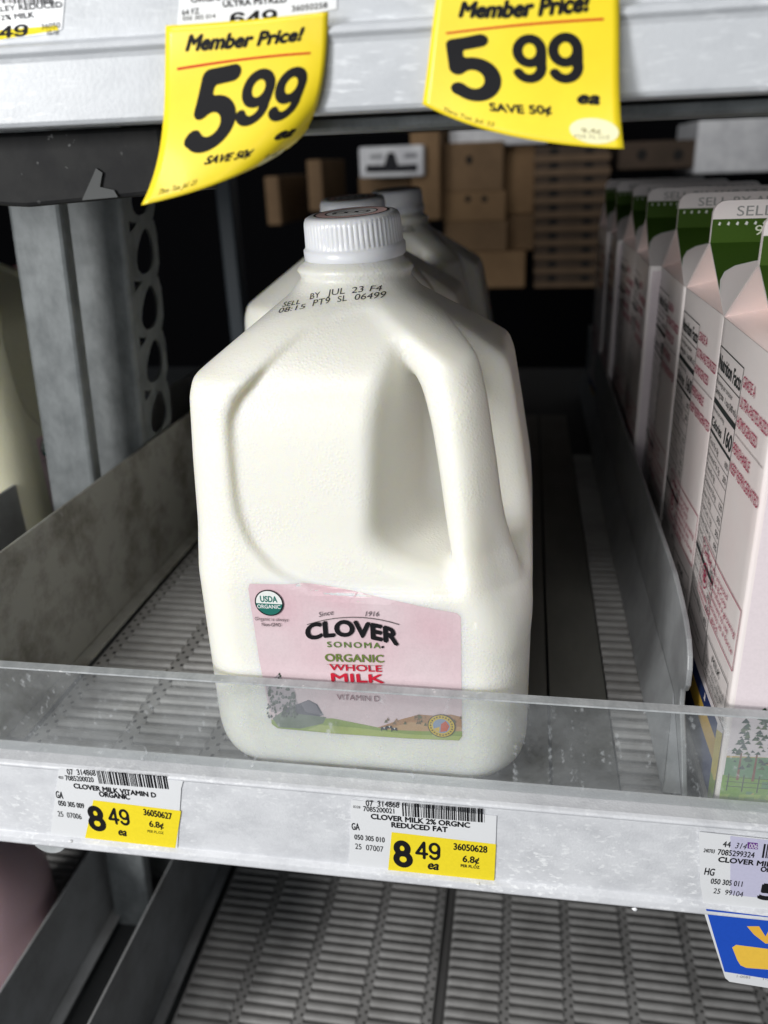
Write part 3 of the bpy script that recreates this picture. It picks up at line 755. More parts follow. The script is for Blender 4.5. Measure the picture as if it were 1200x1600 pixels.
class CapTop:
    def inv(s, px, py): p = at(px, py, Z=FL+241.6); return (p[0], p[1])
    def map(s, uv, off): return cap_tilt(np.stack([uv[:, 0], uv[:, 1], np.full(len(uv), FL+241.575+off)], 1))
P = Print(CapTop()); c = (JC[0]-6, JC[1]-5)
P.disc(c, 15.4, (.80, .55, .53)); P.disc(c, 10.8, (.84, .83, .83)); P.ring(c, 15.4, .9, BLACK); P.ring(c, 10.8, .7, BLACK)
for k_ in range(3): P.ring((c[0]-4.5+4.5*k_, c[1]), 2.6, 1.1, BLACK, n=16)
P.ring(c, 7.8, .5, (.1, .1, .1))
P.build('cap_print', cap)
# lid tear band tabs and neck beads
# sell-by stamp
P = Print(JFr, step=3, base=.18, gap=.001)
for w_, x0_, y0_, x1_, y1_, h_ in (('SELL', 441, 480, 469, 475, 8), ('BY', 484, 468.5, 501, 464.5, 9.5), ('JUL', 511, 462.5, 539, 459, 10), ('23', 549, 458.5, 568, 456, 9.5), ('F4', 577, 455.5, 596, 454.5, 9),
        ('08:15', 435, 489.5, 477, 482, 8), ('PT9', 488, 479, 516, 473.5, 10), ('SL', 527, 472.5, 542, 470, 9.5), ('06499', 554, 469, 602, 465, 9.5)):
    P.text(w_, (x0_, y0_), (x1_, y1_), h_, (.03, .03, .04), .004, .12)
P.build('date_stamp', jug)
# front label
LP = [(390, 912), (470, 911), (520, 917), (560, 925), (620, 939), (680, 952), (714, 958), (720, 964), (721, 1060), (722, 1150), (717, 1157), (640, 1154), (520, 1146), (434, 1138), (425, 1131), (405, 1030), (388, 920)]
lab_uv = [JFr.inv(*q) for q in LP]
P = Print(JFr, step=2.5, base=.10)
def pinkvar(q):
    x, y = q
    n = .5+.25*math.sin(x*.21+y*.13)+.25*math.sin(x*.07-y*.19+1.7)
    top = max(0, min(1, (y+216)/60))
    a = np.array((.70, .47, .52)); b_ = np.array((.74, .60, .63)); return tuple(a*n*top+b_*(1-n*top))
for q in dice(tri_poly(lab_uv), 2.5): P.items.append(([q], pinkvar(np.mean(q, axis=0)), 0))
lab = P.build('front_label', jug, M['film'])
P = Print(JFr, step=2.5, base=.20, gap=.002)
# painted landscape
r = random.Random(3)
P.pshape([(415, 1070), (425, 1062), (436, 1052), (446, 1068), (458, 1064), (462, 1090), (470, 1110), (424, 1112)], (.42, .36, .39))
P.pshape([(560, 1146), (600, 1133), (625, 1124), (655, 1116), (680, 1118), (705, 1116), (721, 1120), (722, 1150), (640, 1150)], (.42, .235, .12))
P.pshape([(600, 1140), (640, 1128), (690, 1130), (721, 1136), (721, 1150), (620, 1150)], (.52, .33, .18))
P.pshape([(424, 1124), (470, 1122), (520, 1122), (560, 1130), (610, 1140), (660, 1142), (722, 1142), (722, 1150), (717, 1156.5), (640, 1153.5), (520, 1145.5), (434, 1137.5), (425, 1131)], (.27, .36, .10))
P.pshape([(500, 1132), (560, 1137), (640, 1147), (721, 1150), (717, 1156), (640, 1153), (520, 1145), (480, 1140)], (.40, .47, .15))
P.pshape([(440, 1112), (452, 1104), (470, 1098), (482, 1093), (496, 1100), (506, 1117), (490, 1121), (440, 1120)], (.10, .10, .13))
P.pshape([(470, 1099), (482, 1094), (494, 1101), (502, 1117), (478, 1112)], (.19, .18, .22))
P.pshape([(426, 1122), (440, 1112), (510, 1120), (505, 1130), (470, 1138), (436, 1136)], (.16, .20, .15))
for tx_, ty_, tw_ in ((424, 1066, 8), (437, 1050, 10), (450, 1062, 9), (458, 1082, 8)):     # conifers
    for k_ in range(34):
        f_ = r.random(); y = ty_+f_*(1120-ty_); w_ = tw_*(.18+.82*f_); x = tx_+r.uniform(-w_, w_); q_ = r.uniform(1.2, 3.0)
        P.pshape([(x-q_, y+1.5), (x-q_*.3, y-q_*1.2), (x+q_*.5, y-q_*.9), (x+q_, y+1), (x, y+2.2)], r.choice(((.05, .065, .06), (.10, .12, .11), (.17, .18, .18), (.07, .09, .07))))
for k_ in range(26):                                          # hedges and far trees
    x = r.uniform(600, 720); y = 1126+r.uniform(-9, 6); s_ = r.uniform(1.5, 4)
    P.pshape([(x-s_, y+2), (x, y-3), (x+s_, y+2)], r.choice(((.20, .14, .08), (.14, .15, .08), (.34, .20, .11))))
for cx_, cy_ in ((600, 1138), (608, 1136), (616, 1139)):      # cows
    P.pshape([(cx_-5, cy_-3), (cx_+4, cy_-3), (cx_+5, cy_+3), (cx_+3, cy_+1), (cx_-3, cy_+1), (cx_-4, cy_+4)], (.04, .04, .05))
    P.pshape([(cx_-1, cy_-3), (cx_+2, cy_-3), (cx_+1, cy_)], (.7, .7, .7))
# words
ARC = [(480+14.4*i/1.0, 975-11.5*(1-((i-5)/5)**2)) for i in range(11)]
P.line(ARC, .35, (.10, .09, .09))
P.text('Since', (499, 963), (522, 959), 8, (.12, .10, .11), 0, .3)
P.text('1916', (571, 962), (593, 962), 8, (.12, .10, .11), 0, .3)
P.text('CLOVER', (480, 999), (622, 1007), 24, BLACK, .045, 0, 1.0, .42)
P.text('SONOMA', (512, 1010), (595, 1012), 9, GREEN, .012, 0, 1.3)
P.disc(JFr.inv(598, 1010), .55, BLACK)
P.text('ORGANIC', (509, 1032), (600, 1034), 12, (.16, .22, .05), .02, 0)
P.line([(511+2*i, 1037+.05*i) for i in range(45)][::1], .12, (.2, .2, .1))
P.text('WHOLE', (516, 1046), (597, 1048.5), 10, (.55, .02, .045), .02)
P.text('MILK', (519, 1063), (600, 1065.5), 12.5, (.58, .02, .045), .04)
P.text('VITAMIN D', (527, 1092), (594, 1095), 9, (.28, .14, .17), .0)
# round organic seal
c = JFr.inv(421, 941)
P.disc(c, 5.9, (.80, .82, .80)); P.shape([(c[0]+5.7*math.cos(a), c[1]+5.7*math.sin(a)) for a in [math.pi+.06+(math.pi-.12)*i/20 for i in range(21)]], (.02, .16, .13))
P.ring(c, 5.9, .55, BLACK); P.text('USDA', (408, 939), (434, 940), 9.5, (.02, .16, .13), .03); P.text('ORGANIC', (403, 949), (439, 950), 6, (.8, .8, .8), .015)
P.text('Organic is always', (399, 968), (451, 970), 5.5, (.16, .12, .13), 0); P.text('Non-GMO', (410, 977), (440, 978), 5.5, (.16, .12, .13), .01)
# round coloured seal
c = JFr.inv(690, 1133)
P.disc(c, 6.0, (.07, .06, .04)); P.disc(c, 5.6, (.62, .45, .03)); P.disc(c, 3.7, (.25, .33, .48))
P.shape([(c[0]-.5, c[1]-3.2), (c[0]+2.4, c[1]-2.4), (c[0]+3.4, c[1]+.2), (c[0]+1.8, c[1]+2.8), (c[0]-.2, c[1]+1)], (.58, .09, .03))
P.shape([(c[0]-3.2, c[1]-1.6), (c[0]-.8, c[1]-.4), (c[0]-.9, c[1]-3.3), (c[0]-2.2, c[1]-2.8)], (.66, .45, .05))
for k_ in range(22):
    a = k_/22*2*math.pi; P.disc((c[0]+4.7*math.cos(a), c[1]+4.7*math.sin(a)), .42, (.12, .08, .02), n=6)
P.build('label_print', lab)

# jugs behind it, and the neighbours
def place_jug(X, Y, Z, label, rz=0, group=None, mats=None, sc=1.0):
    j = copy_tree(jug); j.location = Vector((X, Y, Z))*S; j.rotation_euler = (0, 0, rz); j['label'] = label; j.scale = (sc,)*3
    if group: j['group'] = group
    elif 'group' in j: del j['group']
    if mats:
        for c_ in j.children:
            m = mats.get(c_.name.split('.')[0])
            if m: c_.material_slots[0].link = 'OBJECT'; c_.material_slots[0].material = m
    return j
G = 'white milk jugs in one lane'
place_jug(-102, 545, FL, 'white milk jug directly behind the front jug, its cap peeking over it', 0, G)
place_jug(-98, 705, FL, 'third white milk jug, furthest back in its lane before the boxes', 0, G)
place_jug(-388, 520, FL, 'cream milk jug at the left edge beyond the steel uprights', 1.57, None, {'jug_body': M['jug_cream']})
place_jug(-432, 690, FL, 'smaller cream jug with a pink cap at the far left', 1.57, None, {'jug_body': M['jug_cream'], 'cap': M['pinkcap']}, .78)
t = thing('milk_bottle', 'round pink bottle in shade at the bottom left under the price rail', 'bottle', (-391, 388, LF))
V, F = lathe([(.1, LF+.2), (52, LF+.2), (57, LF+3), (60, LF+10), (60.3, LF+72), (59.5, LF+84), (56.5, LF+97), (51, LF+110), (43, LF+122), (33, LF+133), (24, LF+143), (19.5, LF+151), (18, LF+158), (18, LF+170), (.1, LF+170)], 72, -391, 388)
o = obj('bottle_body', V, F, M['jug_pink'], t, smooth=True); fix_normals(o)
V, F = lathe([(18.4, LF+160), (20.5, LF+160.3), (20.8, LF+161), (20.4, LF+174), (19, LF+175.6), (.1, LF+175.8)], 72, -391, 388)
o = obj('cap', V, F, M['pinkcap'], t, smooth=True); fix_normals(o)
# ================================================================== THE CARTONS
CX, CY0, CW, CD, CH = 85.5, 293.0, 94.0, 91.5, 193.0
RH, FH = 27.0, 18.5
def carton():
    t = thing('milk_carton', 'pink and white gable top carton, foremost of its row at the right', 'carton', (CX+CW/2, CY0+CD/2, FL), 'gable top cartons in a row')
    x0, x1, y0, y1, z0 = CX, CX+CW, CY0, CY0+CD, FL
    zt = z0+CH
    n = 12; V = []; F = []                                    # body walls, slightly bulged
    ring = []
    for (ax, ay), (bx, by), nx, ny in (((x0, y0), (x1, y0), 0, -1), ((x1, y0), (x1, y1), 1, 0), ((x1, y1), (x0, y1), 0, 1), ((x0, y1), (x0, y0), -1, 0)):
        for i in range(n):
            w = i/n; ring.append((ax+(bx-ax)*w, ay+(by-ay)*w, nx*math.sin(math.pi*w), ny*math.sin(math.pi*w)))
    K = len(ring); H = 10
    for j in range(H+1):
        z = z0+CH*j/H; bul = 1.1*math.sin(math.pi*j/H)
        V += [(a+c_*bul, b_+d_*bul, z) for a, b_, c_, d_ in ring]
    for j in range(H):
        for i in range(K): F.append((j*K+i, j*K+(i+1) % K, (j+1)*K+(i+1) % K, (j+1)*K+i))
    F.append(tuple(range(K-1, -1, -1)))
    o = obj('carton_body', V, F, M['card'], t); bevel(o, 1.6, 3, .9); o.data.polygons.foreach_set('use_smooth', [True]*len(o.data.polygons))
    ym = (y0+y1)/2; zr = zt+RH
    # roof panels (thin boards) front and back, and the folded-in ends
    def board(P_, m, name, th=.5):
        P_ = np.array(P_, float); nn = np.cross(P_[1]-P_[0], P_[2]-P_[0]); nn /= np.linalg.norm(nn); Q = P_-nn*th; k = len(P_)
        oo = obj(name, np.vstack([P_, Q]), [tuple(range(k)), tuple(range(2*k-1, k-1, -1))]+[(i, (i+1) % k, k+(i+1) % k, k+i) for i in range(k)], m, t); fix_normals(oo); return oo
    rf = board([(x0, y0, zt), (x1, y0, zt), (x1, ym-.8, zr), (x0, ym-.8, zr)], M['card'], 'roof_panel')
    board([(x1, y1, zt), (x0, y1, zt), (x0, ym+.8, zr), (x1, ym+.8, zr)], M['card'], 'roof_panel')
    for xs, sg in ((x0, 1), (x1, -1)):
        A = (xs+sg*30, ym, zt+15); E1 = (xs+sg*.2, ym-.9, zr-.4); E2 = (xs+sg*.2, ym+.9, zr-.4); C1 = (xs+sg*.2, y0+.4, zt); C2 = (xs+sg*.2, y1-.4, zt)
        obj('end_fold', [A, E1, E2, C1, C2], [(3, 4, 0), (3, 0, 1), (4, 2, 0), (0, 2, 1)], M['cardin'], t)
    # fin
    r_ = 5.5; fz = zr+FH
    outl = [(x0, zr-1), (x1, zr-1), (x1, fz-r_)]+[(x1-r_+r_*math.cos(a), fz-r_+r_*math.sin(a)) for a in (.4, .8, 1.2, 1.57)]+[(x0+r_-r_*math.sin(a), fz-r_+r_*math.cos(a)) for a in (0, .4, .8, 1.2)]+[(x0, fz-r_)]
    k = len(outl); V = [(x, ym-1.3, z) for x, z in outl]+[(x, ym+1.3, z) for x, z in outl]
    fin = obj('top_fin', V, [tuple(range(k)), tuple(range(2*k-1, k-1, -1))]+[(i, (i+1) % k, k+(i+1) % k, k+i) for i in range(k)], M['card'], t); fix_normals(fin)
    # ---- printing on the fin
    fs = PlaneXZ(ym-1.3); P = Print(fs, base=.1, gap=.002); DG = (.052, .105, .014)
    P.shape([(x0+.1, zr-.6), (x1-.1, zr-.6), (x1-.1, fz-8.2), (x0+.1, fz-8.2)], DG)
    rr = random.Random(5)
    for i in range(22):
        u = x0+3.2+i*4.0; s_ = rr.uniform(.35, .95); P.shape([(u-s_*.8, fz-10.6), (u, fz-9.3), (u+s_, fz-9.8), (u+s_*.6, fz-10.8-s_*.4)], (.72, .74, .68))
    def fin_text(txt, u0, u1, v, h, col, bold):
        Vg, Fg = glyphs(txt, 0, 0, 1); lo = Vg.min(0); hi = Vg.max(0)
        P.polys([[(u0+(Vg[i, 0]-lo[0])/(hi[0]-lo[0])*(u1-u0), v+Vg[i, 1]/.729*h) for i in f] for f in Fg], col)
    fin_text('SELL BY AUG 07 2024', x0+10.5, x1-6, fz-6.9, 4.6, (.30, .30, .29), 0)
    fin_text('90129 T2', x0+19.5, x0+52, fz-15.6, 4.6, (.72, .76, .60), .015)
    P.build('fin_print', fin)
    # ---- printing on the front roof
    Ls = math.hypot(ym-.8-y0, RH)
    class Roof:
        def inv(s, *a): return a
        def map(s, uv, off):
            w = uv[:, 1]/Ls; ny, nz = -RH/Ls, (ym-.8-y0)/Ls
            return np.stack([x0+uv[:, 0], y0+(ym-.8-y0)*w+ny*off, zt+RH*w+nz*off], 1)
    P = Print(Roof(), step=8, base=.15)
    cv = [(0.1, .30), (1.5, .47), (4, .58), (9, .66), (18, .72), (30, .76), (50, .79), (93.9, .80)]
    P.shape([(u, v*Ls) for u, v in cv]+[(93.9, Ls-.05), (.1, Ls-.05)], (.038, .085, .010))
    P.uvline([(u, v*Ls-.35) for u, v in cv], .5, (.80, .78, .76))
    P.build('roof_print', rf)
    # ---- printing on the left side
    sd = PlaneSide(CX-.2)
    class Bulge(PlaneSide):
        def map(s, uv, off):
            w = np.clip((-uv[:, 0]-y0)/CD, 0, 1); h = np.clip((uv[:, 1]-z0)/CH, 0, 1)
            return np.stack([x0-1.1*np.sin(math.pi*w)*np.sin(math.pi*h)-off, -uv[:, 0], uv[:, 1]], 1)
    sf = Bulge(CX-.6); P = Print(sf, step=6, base=.22, gap=.002)
    K_ = (.03, .035, .035); RD = (.34, .02, .07); yb = -(y1-2.5)    # u grows towards the aisle
    def st(txt, s0, s1, z, h, col, bold=0.0, shear=0):
        Vg, Fg = glyphs(txt, 0, shear, 1); lo = Vg.min(0); hi = Vg.max(0)
        Q = np.stack([-y1+s0+(Vg[:, 0]-lo[0])/(hi[0]-lo[0])*(s1-s0), z0+z+Vg[:, 1]/.729*h], 1)
        P.impress(Q, Fg, np.array([1., 0]), np.array([0, 1.]), bold*h*.8, col)
    def ln(s0, za, s1, zb, w, col): P.uvline([(-y1+s0, z0+za), (-y1+s1, z0+zb)], w, col)
    def bx(s0, za, s1, zb, w, col):
        ln(s0, za, s1, za, w, col); ln(s1, za, s1, zb, w, col); ln(s1, zb, s0, zb, w, col); ln(s0, zb, s0, za, w, col)
    bx(3, 181, 47, 44, .5, K_)
    st('Nutrition Facts', 4.5, 45.5, 171.5, 6.6, K_, .03); ln(3, 169, 47, 169, .4, K_)
    st('8 servings per container', 4.5, 36, 165, 2.4, K_); st('Serving size   1 cup (240 mL)', 4.5, 45.5, 160.5, 2.9, K_, .02); ln(3, 157, 47, 157, 2.4, K_)
    st('Amount per serving', 4.5, 28, 152.6, 2.2, K_, .01); st('Calories', 4.5, 26, 145.5, 4.6, K_, .03); st('160', 32, 45.5, 145.5, 7.2, K_, .03); ln(3, 143, 47, 143, 1.2, K_)
    for i, (a, b2) in enumerate((('Total Fat 8g', '10%'), ('Saturated Fat 5g', '25%'), ('Trans Fat 0g', ''), ('Cholesterol 35mg', '12%'), ('Sodium 125mg', '5%'), ('Total Carb. 13g', '5%'), ('Dietary Fiber 0g', '0%'), ('Total Sugars 12g', ''), ('Protein 8g', '16%'), ('Vitamin D 2.5mcg', '10%'), ('Calcium 290mg', '20%'), ('Iron 0mg', '0%'), ('Potassium 420mg', '8%'))):
        z = 137.5-i*6.2; st(a, 4.5, 4.5+len(a)*1.75, z, 2.6, K_, .005)
        if b2: st(b2, 39.5, 45.5, z, 2.7, K_, .015)
        ln(3, z-1.9, 47, z-1.9, 2.0 if i == 8 else .25, K_)
    st('The % Daily Value tells you how much', 4.5, 45, 52.5, 1.8, K_); st('a nutrient adds to a daily diet.', 4.5, 36, 49, 1.8, K_)
    st('GRADE A', 49.5, 68, 174.5, 4.6, RD, .006); st('ULTRA-PASTEURIZED', 49.5, 90, 166.5, 4.6, RD, .006); st('HOMOGENIZED', 49.5, 79, 158.5, 4.6, RD, .006)
    ln(49.5, 155, 90, 155, .3, (.3, .25, .25)); st('PERISHABLE', 49.5, 75, 147.5, 4.6, RD, .006); st('KEEP REFRIGERATED', 49.5, 91, 139.5, 4.6, RD, .006)
    bx(21, 97, 90.5, 70, .5, RD)
    st('Certified', 23.5, 41, 90.5, 4.2, RD, .01); P.ring((-y1+32, z0+82.3), 5.6, .7, RD); st('B', 29.6, 34.6, 79.2, 6.2, RD, .03); st('Corporation', 23.5, 41, 72.6, 2.8, RD, .01)
    for i, tx in enumerate(('We are proud', 'to be B-Corp', 'Certified a growing', 'movement to use', 'business as a force', 'for good.')): st(tx, 44.5, 44.5+len(tx)*2.25, 91.2-i*4.0, 2.9, RD, 0)
    bx(4, 62, 44, 43.4, .5, K_) if False else None
    bx(50, 62, 88, 44, .5, K_); st('MILK', 62, 76, 56, 3.2, K_, .03)
    for i, tx in enumerate(('Keep refrigerated below 40', 'and use within seven days', 'of opening this carton')): st(tx, 52.5, 52.5+len(tx)*1.25, 52-i*3.0, 2.2, K_, .01)
    P.shape([(-y1+1, z0+42), (-y0-.8, z0+42), (-y0-.8, z0+30), (-y1+1, z0+28)], (.72, .66, .67))
    P.shape([(-y1+1, z0+37), (-y0-9, z0+39), (-y0-9, z0+2), (-y1+1, z0+2)], (.02, .035, .12))
    P.shape([(-y1+26, z0+30), (-y0-9, z0+31), (-y0-9, z0+20), (-y1+26, z0+19)], (.52, .33, .05))
    P.shape([(-y0-9, z0+36), (-y0-.8, z0+40), (-y0-.8, z0+14), (-y0-9, z0+10)], (.55, .45, .10))
    P.shape([(-y0-9, z0+14), (-y0-.8, z0+16), (-y0-.8, z0+1), (-y0-9, z0+1)], (.20, .30, .05))
    P.build('side_print', o)
    # ---- printing on the front: pale pink wash and painted landscape
    class Front:
        def inv(s, px, py): p_ = at(px, py, Y=y0-.6); return (p_[0], p_[2])
        def map(s, uv, off):
            w = np.clip((uv[:, 0]-x0)/CW, 0, 1); h = np.clip((uv[:, 1]-z0)/CH, 0, 1)
            return np.stack([uv[:, 0], y0-1.1*np.sin(math.pi*w)*np.sin(math.pi*h)-off, uv[:, 1]], 1)
    P = Print(Front(), step=6, base=.22, gap=.002)
    P.shape([(x0+2, z0+8), (x1-2, z0+8), (x1-2, z0+CH-3), (x0+2, z0+CH-3)], (.79, .70, .73))
    P.shape([(x0+2, z0+30), (x1-2, z0+34), (x1-2, z0+8), (x0+2, z0+8)], (.55, .40, .13))
    P.shape([(x0+2, z0+29), (x0+22, z0+31), (x0+50, z0+27), (x1-2, z0+28), (x1-2, z0+8), (x0+2, z0+8)], (.13, .28, .14))
    P.shape([(x0+1.6, z0+20), (x0+30, z0+19), (x1-2, z0+21), (x1-2, z0+1), (x0+1.6, z0+1)], (.20, .36, .06))
    P.shape([(x0+1.6, z0+10), (x0+40, z0+13), (x1-2, z0+9), (x1-2, z0+1), (x0+1.6, z0+1)], (.33, .47, .09))
    P.shape([(x0+22, z0+27), (x0+27, z0+34), (x0+40, z0+34), (x0+46, z0+26), (x0+46, z0+22), (x0+22, z0+22)], (.30, .30, .36))
    for k2 in range(3):
        zz = z0+19.2-k2*2.4; P.uvline([(x0+3, zz), (x0+22, zz+.3), (x0+45, zz-.2)], .35, (.06, .09, .05))
    for k2 in range(6): P.uvline([(x0+4+k2*6, z0+21), (x0+4+k2*6, z0+12)], .5, (.06, .09, .05))
    rr = random.Random(8)
    for tx, th in ((x0+7.5, 29), (x0+13.5, 36), (x0+20, 33), (x0+29, 36), (x0+52, 30), (x0+60, 36)):
        P.shape([(tx-.5, z0+18), (tx+.6, z0+18), (tx+.3, z0+32), (tx-.3, z0+32)], (.22, .08, .05))
        for k2 in range(44):
            f = rr.random()**.8; s_ = 3.9*(1-f)+.35; uu = tx+rr.uniform(-s_, s_); vv = z0+24+f*th*.83; q = rr.uniform(.7, 1.6)
            P.shape([(uu-q, vv-q*.5), (uu+rr.uniform(-.4, .4), vv+q*.9), (uu+q, vv-q*.4)], rr.choice(((.02, .06, .035), (.035, .10, .05), (.08, .13, .05), (.02, .05, .05))))
    P.build('front_print', o)
    return t
c0 = carton()
labs = ['pink and white gable top carton, second from the front of its row', 'pink and white gable top carton, third from the front of its row',
        'pink and white gable top carton, fourth from the front of its row', 'pink and white gable top carton, fifth from the front of its row',
        'pink and white gable top carton, sixth from the front, in deep shade', 'pink and white gable top carton, last and darkest of its row']
for i, lb in enumerate(labs):
    k = copy_tree(c0); k.location = c0.location+Vector(((0, -.5, -6, -5.5, -9, -11)[i], 93.2*(i+1), 0))*S; k['label'] = lb
    k.rotation_euler = (0, 0, (.012, -.010, -.025, .018, -.02, .012)[i])

# ================================================================== PRICE TAGS AND SHELF LABELS
def yellow_tag(label, surf):
    t = surf.sheet('price_tag', M['yellow']); tag(t, label, 'price tag', 'yellow price tags'); return t
s1 = Curl([(259, 40, 273.2), (385, 31, 272.6), (513, 18, 273.2)],
          [(259, 40, 273.2), (258, 110, 272.4), (254, 200, 268), (241, 270, 262), (221, 320, 256)],
          [(513, 18, 273.2), (509, 90, 273.4), (497, 160, 272.8), (470, 213, 279)],
          [(221, 320, 256), (300, 300, 260), (390, 266, 266), (440, 238, 272), (470, 213, 279)], 60, 62)
t1 = yellow_tag('yellow member price tag curling left, above the front jug', s1)
P = Print(s1, step=4, base=.14, gap=.002)
P.text('Member Price!', (291, 79), (474, 62), 25, BLACK, .05, .28)
P.line([(277+20.8*i, 108-34*(i/10)+9*(i/10)**2.4) for i in range(11)], .8, (.62, .02, .02))
P.nums('5', (283, 246), (357, 226), 128, BLACK, .10, .17)
P.nums('99', (360, 199), (458, 183), 92, BLACK, .092, .10)
P.text('ea', (428, 218), (455, 212), 18, BLACK, .05, .3)
P.text('SAVE 50¢', (319, 257), (392, 243), 13, BLACK, .035, .2)
P.text('Thru Tue. Jul. 23', (247, 305), (306, 288), 8.5, (.10, .08, .01), .0, .3)
cc = s1.inv(424, 246); P.disc(cc, 5.2, (.86, .80, .42), 3.0); P.text('9.4¢', (411, 249), (434, 240), 6, (.25, .2, .05), 0, .2)
P.build('tag_print', t1)
s2 = Curl([(688, -42, 273.2), (820, -44, 272.4), (966, -52, 273.2)],
          [(688, -42, 273.2), (677, 30, 272.9), (668, 105, 272.6), (660, 163, 272.4)],
          [(966, -52, 273.2), (968, 40, 272.0), (968, 140, 268), (975, 232, 262)],
          [(660, 163, 272.4), (705, 184, 271), (780, 208, 268), (870, 224, 265), (975, 232, 262)], 62, 64)
t2 = yellow_tag('yellow member price tag at the right, its lower left corner curling back', s2)
P = Print(s2, step=4, base=.14, gap=.002)
P.text('Member Price!', (718, 26), (923, 16), 24, BLACK, .05, .28)
P.line([(697+24.6*i, 52-31*(i/10)+9*(i/10)**2.2) for i in range(11)], .8, (.62, .02, .02))
P.nums('5', (713, 159), (792, 152), 98, BLACK, .10, .08)
P.nums('99', (801, 128), (914, 129), 74, BLACK, .092, .02)
P.text('ea', (903, 161), (936, 163), 20, BLACK, .05, .2)
P.text('SAVE 50¢', (766, 173), (862, 178), 13, BLACK, .035, 0)
P.text('Thru Tue. Jul. 23', (693, 173), (772, 198), 6.5, (.10, .08, .01), 0, .2)
cc = s2.inv(928, 205); P.disc(cc, 7.2, (.88, .85, .55), 5.0); P.text('9.4¢', (909, 208), (939, 209), 8, (.25, .2, .08), .01); P.text('PER FL.OZ', (898, 216), (954, 218), 6, (.3, .25, .1), .005)
P.build('tag_print', t2)

def rail_label(pxs, Y, label, write, ylw=None, thick=.25):
    s_ = PlaneXZ(Y); uv = [s_.inv(*q) for q in pxs]; k = len(uv)
    V = [(u, Y, v) for u, v in uv]+[(u, Y+thick, v) for u, v in uv]
    o = obj('shelf_label', V, [tuple(range(k)), tuple(range(2*k-1, k-1, -1))]+[(i, (i+1) % k, k+(i+1) % k, k+i) for i in range(k)], M['paper']); fix_normals(o)
    tag(o, label, 'shelf label', 'paper shelf labels')
    P = Print(s_, base=.08, gap=.002)
    if ylw: P.pshape(ylw, (.90, .72, .03))
    write(P); P.build('label_print', o); return o
def w1(P):
    P.text('07  314868', (106, 1210), (150, 1212), 9, BLACK, .014); P.text('7085200020', (103, 1219), (147, 1222), 8, BLACK, .014)
    P.text('023', (92, 1216), (99, 1217), 4, BLACK, .012); P.bars((155, 1224), (265, 1233), 20, BLACK, 40, 2)
    P.text('CLOVER MILK VITAMIN D', (116, 1231), (244, 1246), 7.5, BLACK, .035); P.text('ORGANIC', (156, 1244), (203, 1249), 8, BLACK, .035)
    P.text('GA', (88, 1246), (99, 1248), 11, BLACK, .012); P.text('050 305 009', (92, 1258), (132, 1263), 8, BLACK, .012); P.text('25  07006', (91, 1275), (128, 1280), 8.5, BLACK)
    P.nums('8', (141, 1296), (168, 1299), 38, BLACK, .10, 0); P.nums('49', (171, 1287), (205, 1291), 26, BLACK, .075, 0); P.text('ea', (186, 1304), (198, 1306), 12, BLACK, .03, .2)
    P.text('36050627', (225, 1273), (269, 1280), 10, BLACK, .022); P.text('6.8¢', (234, 1291), (256, 1294), 9.5, BLACK, .022); P.text('PER FL.OZ', (231, 1300), (256, 1303), 4, BLACK)
rail_label([(92, 1200), (286, 1221), (283, 1232), (277, 1326), (79, 1304)], 275.05, 'white and yellow 8.49 shelf label at the left of the lower rail', w1,
           [(146, 1250), (283, 1267), (274, 1325), (133, 1309)])
def w2(P):
    P.text('07  314868', (572, 1259), (624, 1262), 9, BLACK, .014); P.text('7085200021', (568, 1267), (616, 1271), 8, BLACK, .014); P.text('0228', (552, 1262), (563, 1263), 4, BLACK)
    P.bars((629, 1275), (757, 1285), 21, BLACK, 44, 5)
    P.text('CLOVER MILK 2% ORGNC', (580, 1279), (734, 1293), 8, BLACK, .035); P.text('REDUCED FAT', (612, 1292), (699, 1300), 8, BLACK, .035)
    P.text('GA', (550, 1296), (562, 1297), 11, BLACK, .012); P.text('050 305 010', (554, 1311), (601, 1316), 8, BLACK, .012); P.text('25  07007', (555, 1326), (599, 1331), 9, BLACK)
    P.nums('8', (616, 1353), (646, 1355), 41, BLACK, .10, 0); P.nums('49', (649, 1341), (689, 1345), 28, BLACK, .075, 0); P.text('ea', (669, 1357), (685, 1359), 14, BLACK, .03, .2)
    P.text('36050628', (709, 1327), (761, 1332), 10.5, BLACK, .022); P.text('6.8¢', (723, 1346), (748, 1349), 10.5, BLACK, .022); P.text('PER FL.OZ', (720, 1354), (749, 1357), 4.5, BLACK, .022)
rail_label([(549, 1250), (776, 1275), (772, 1382), (545, 1358)], 275.05, 'white and yellow 8.49 shelf label under the front jug', w2,
           [(612, 1300), (775, 1319), (772, 1381), (606, 1364)])
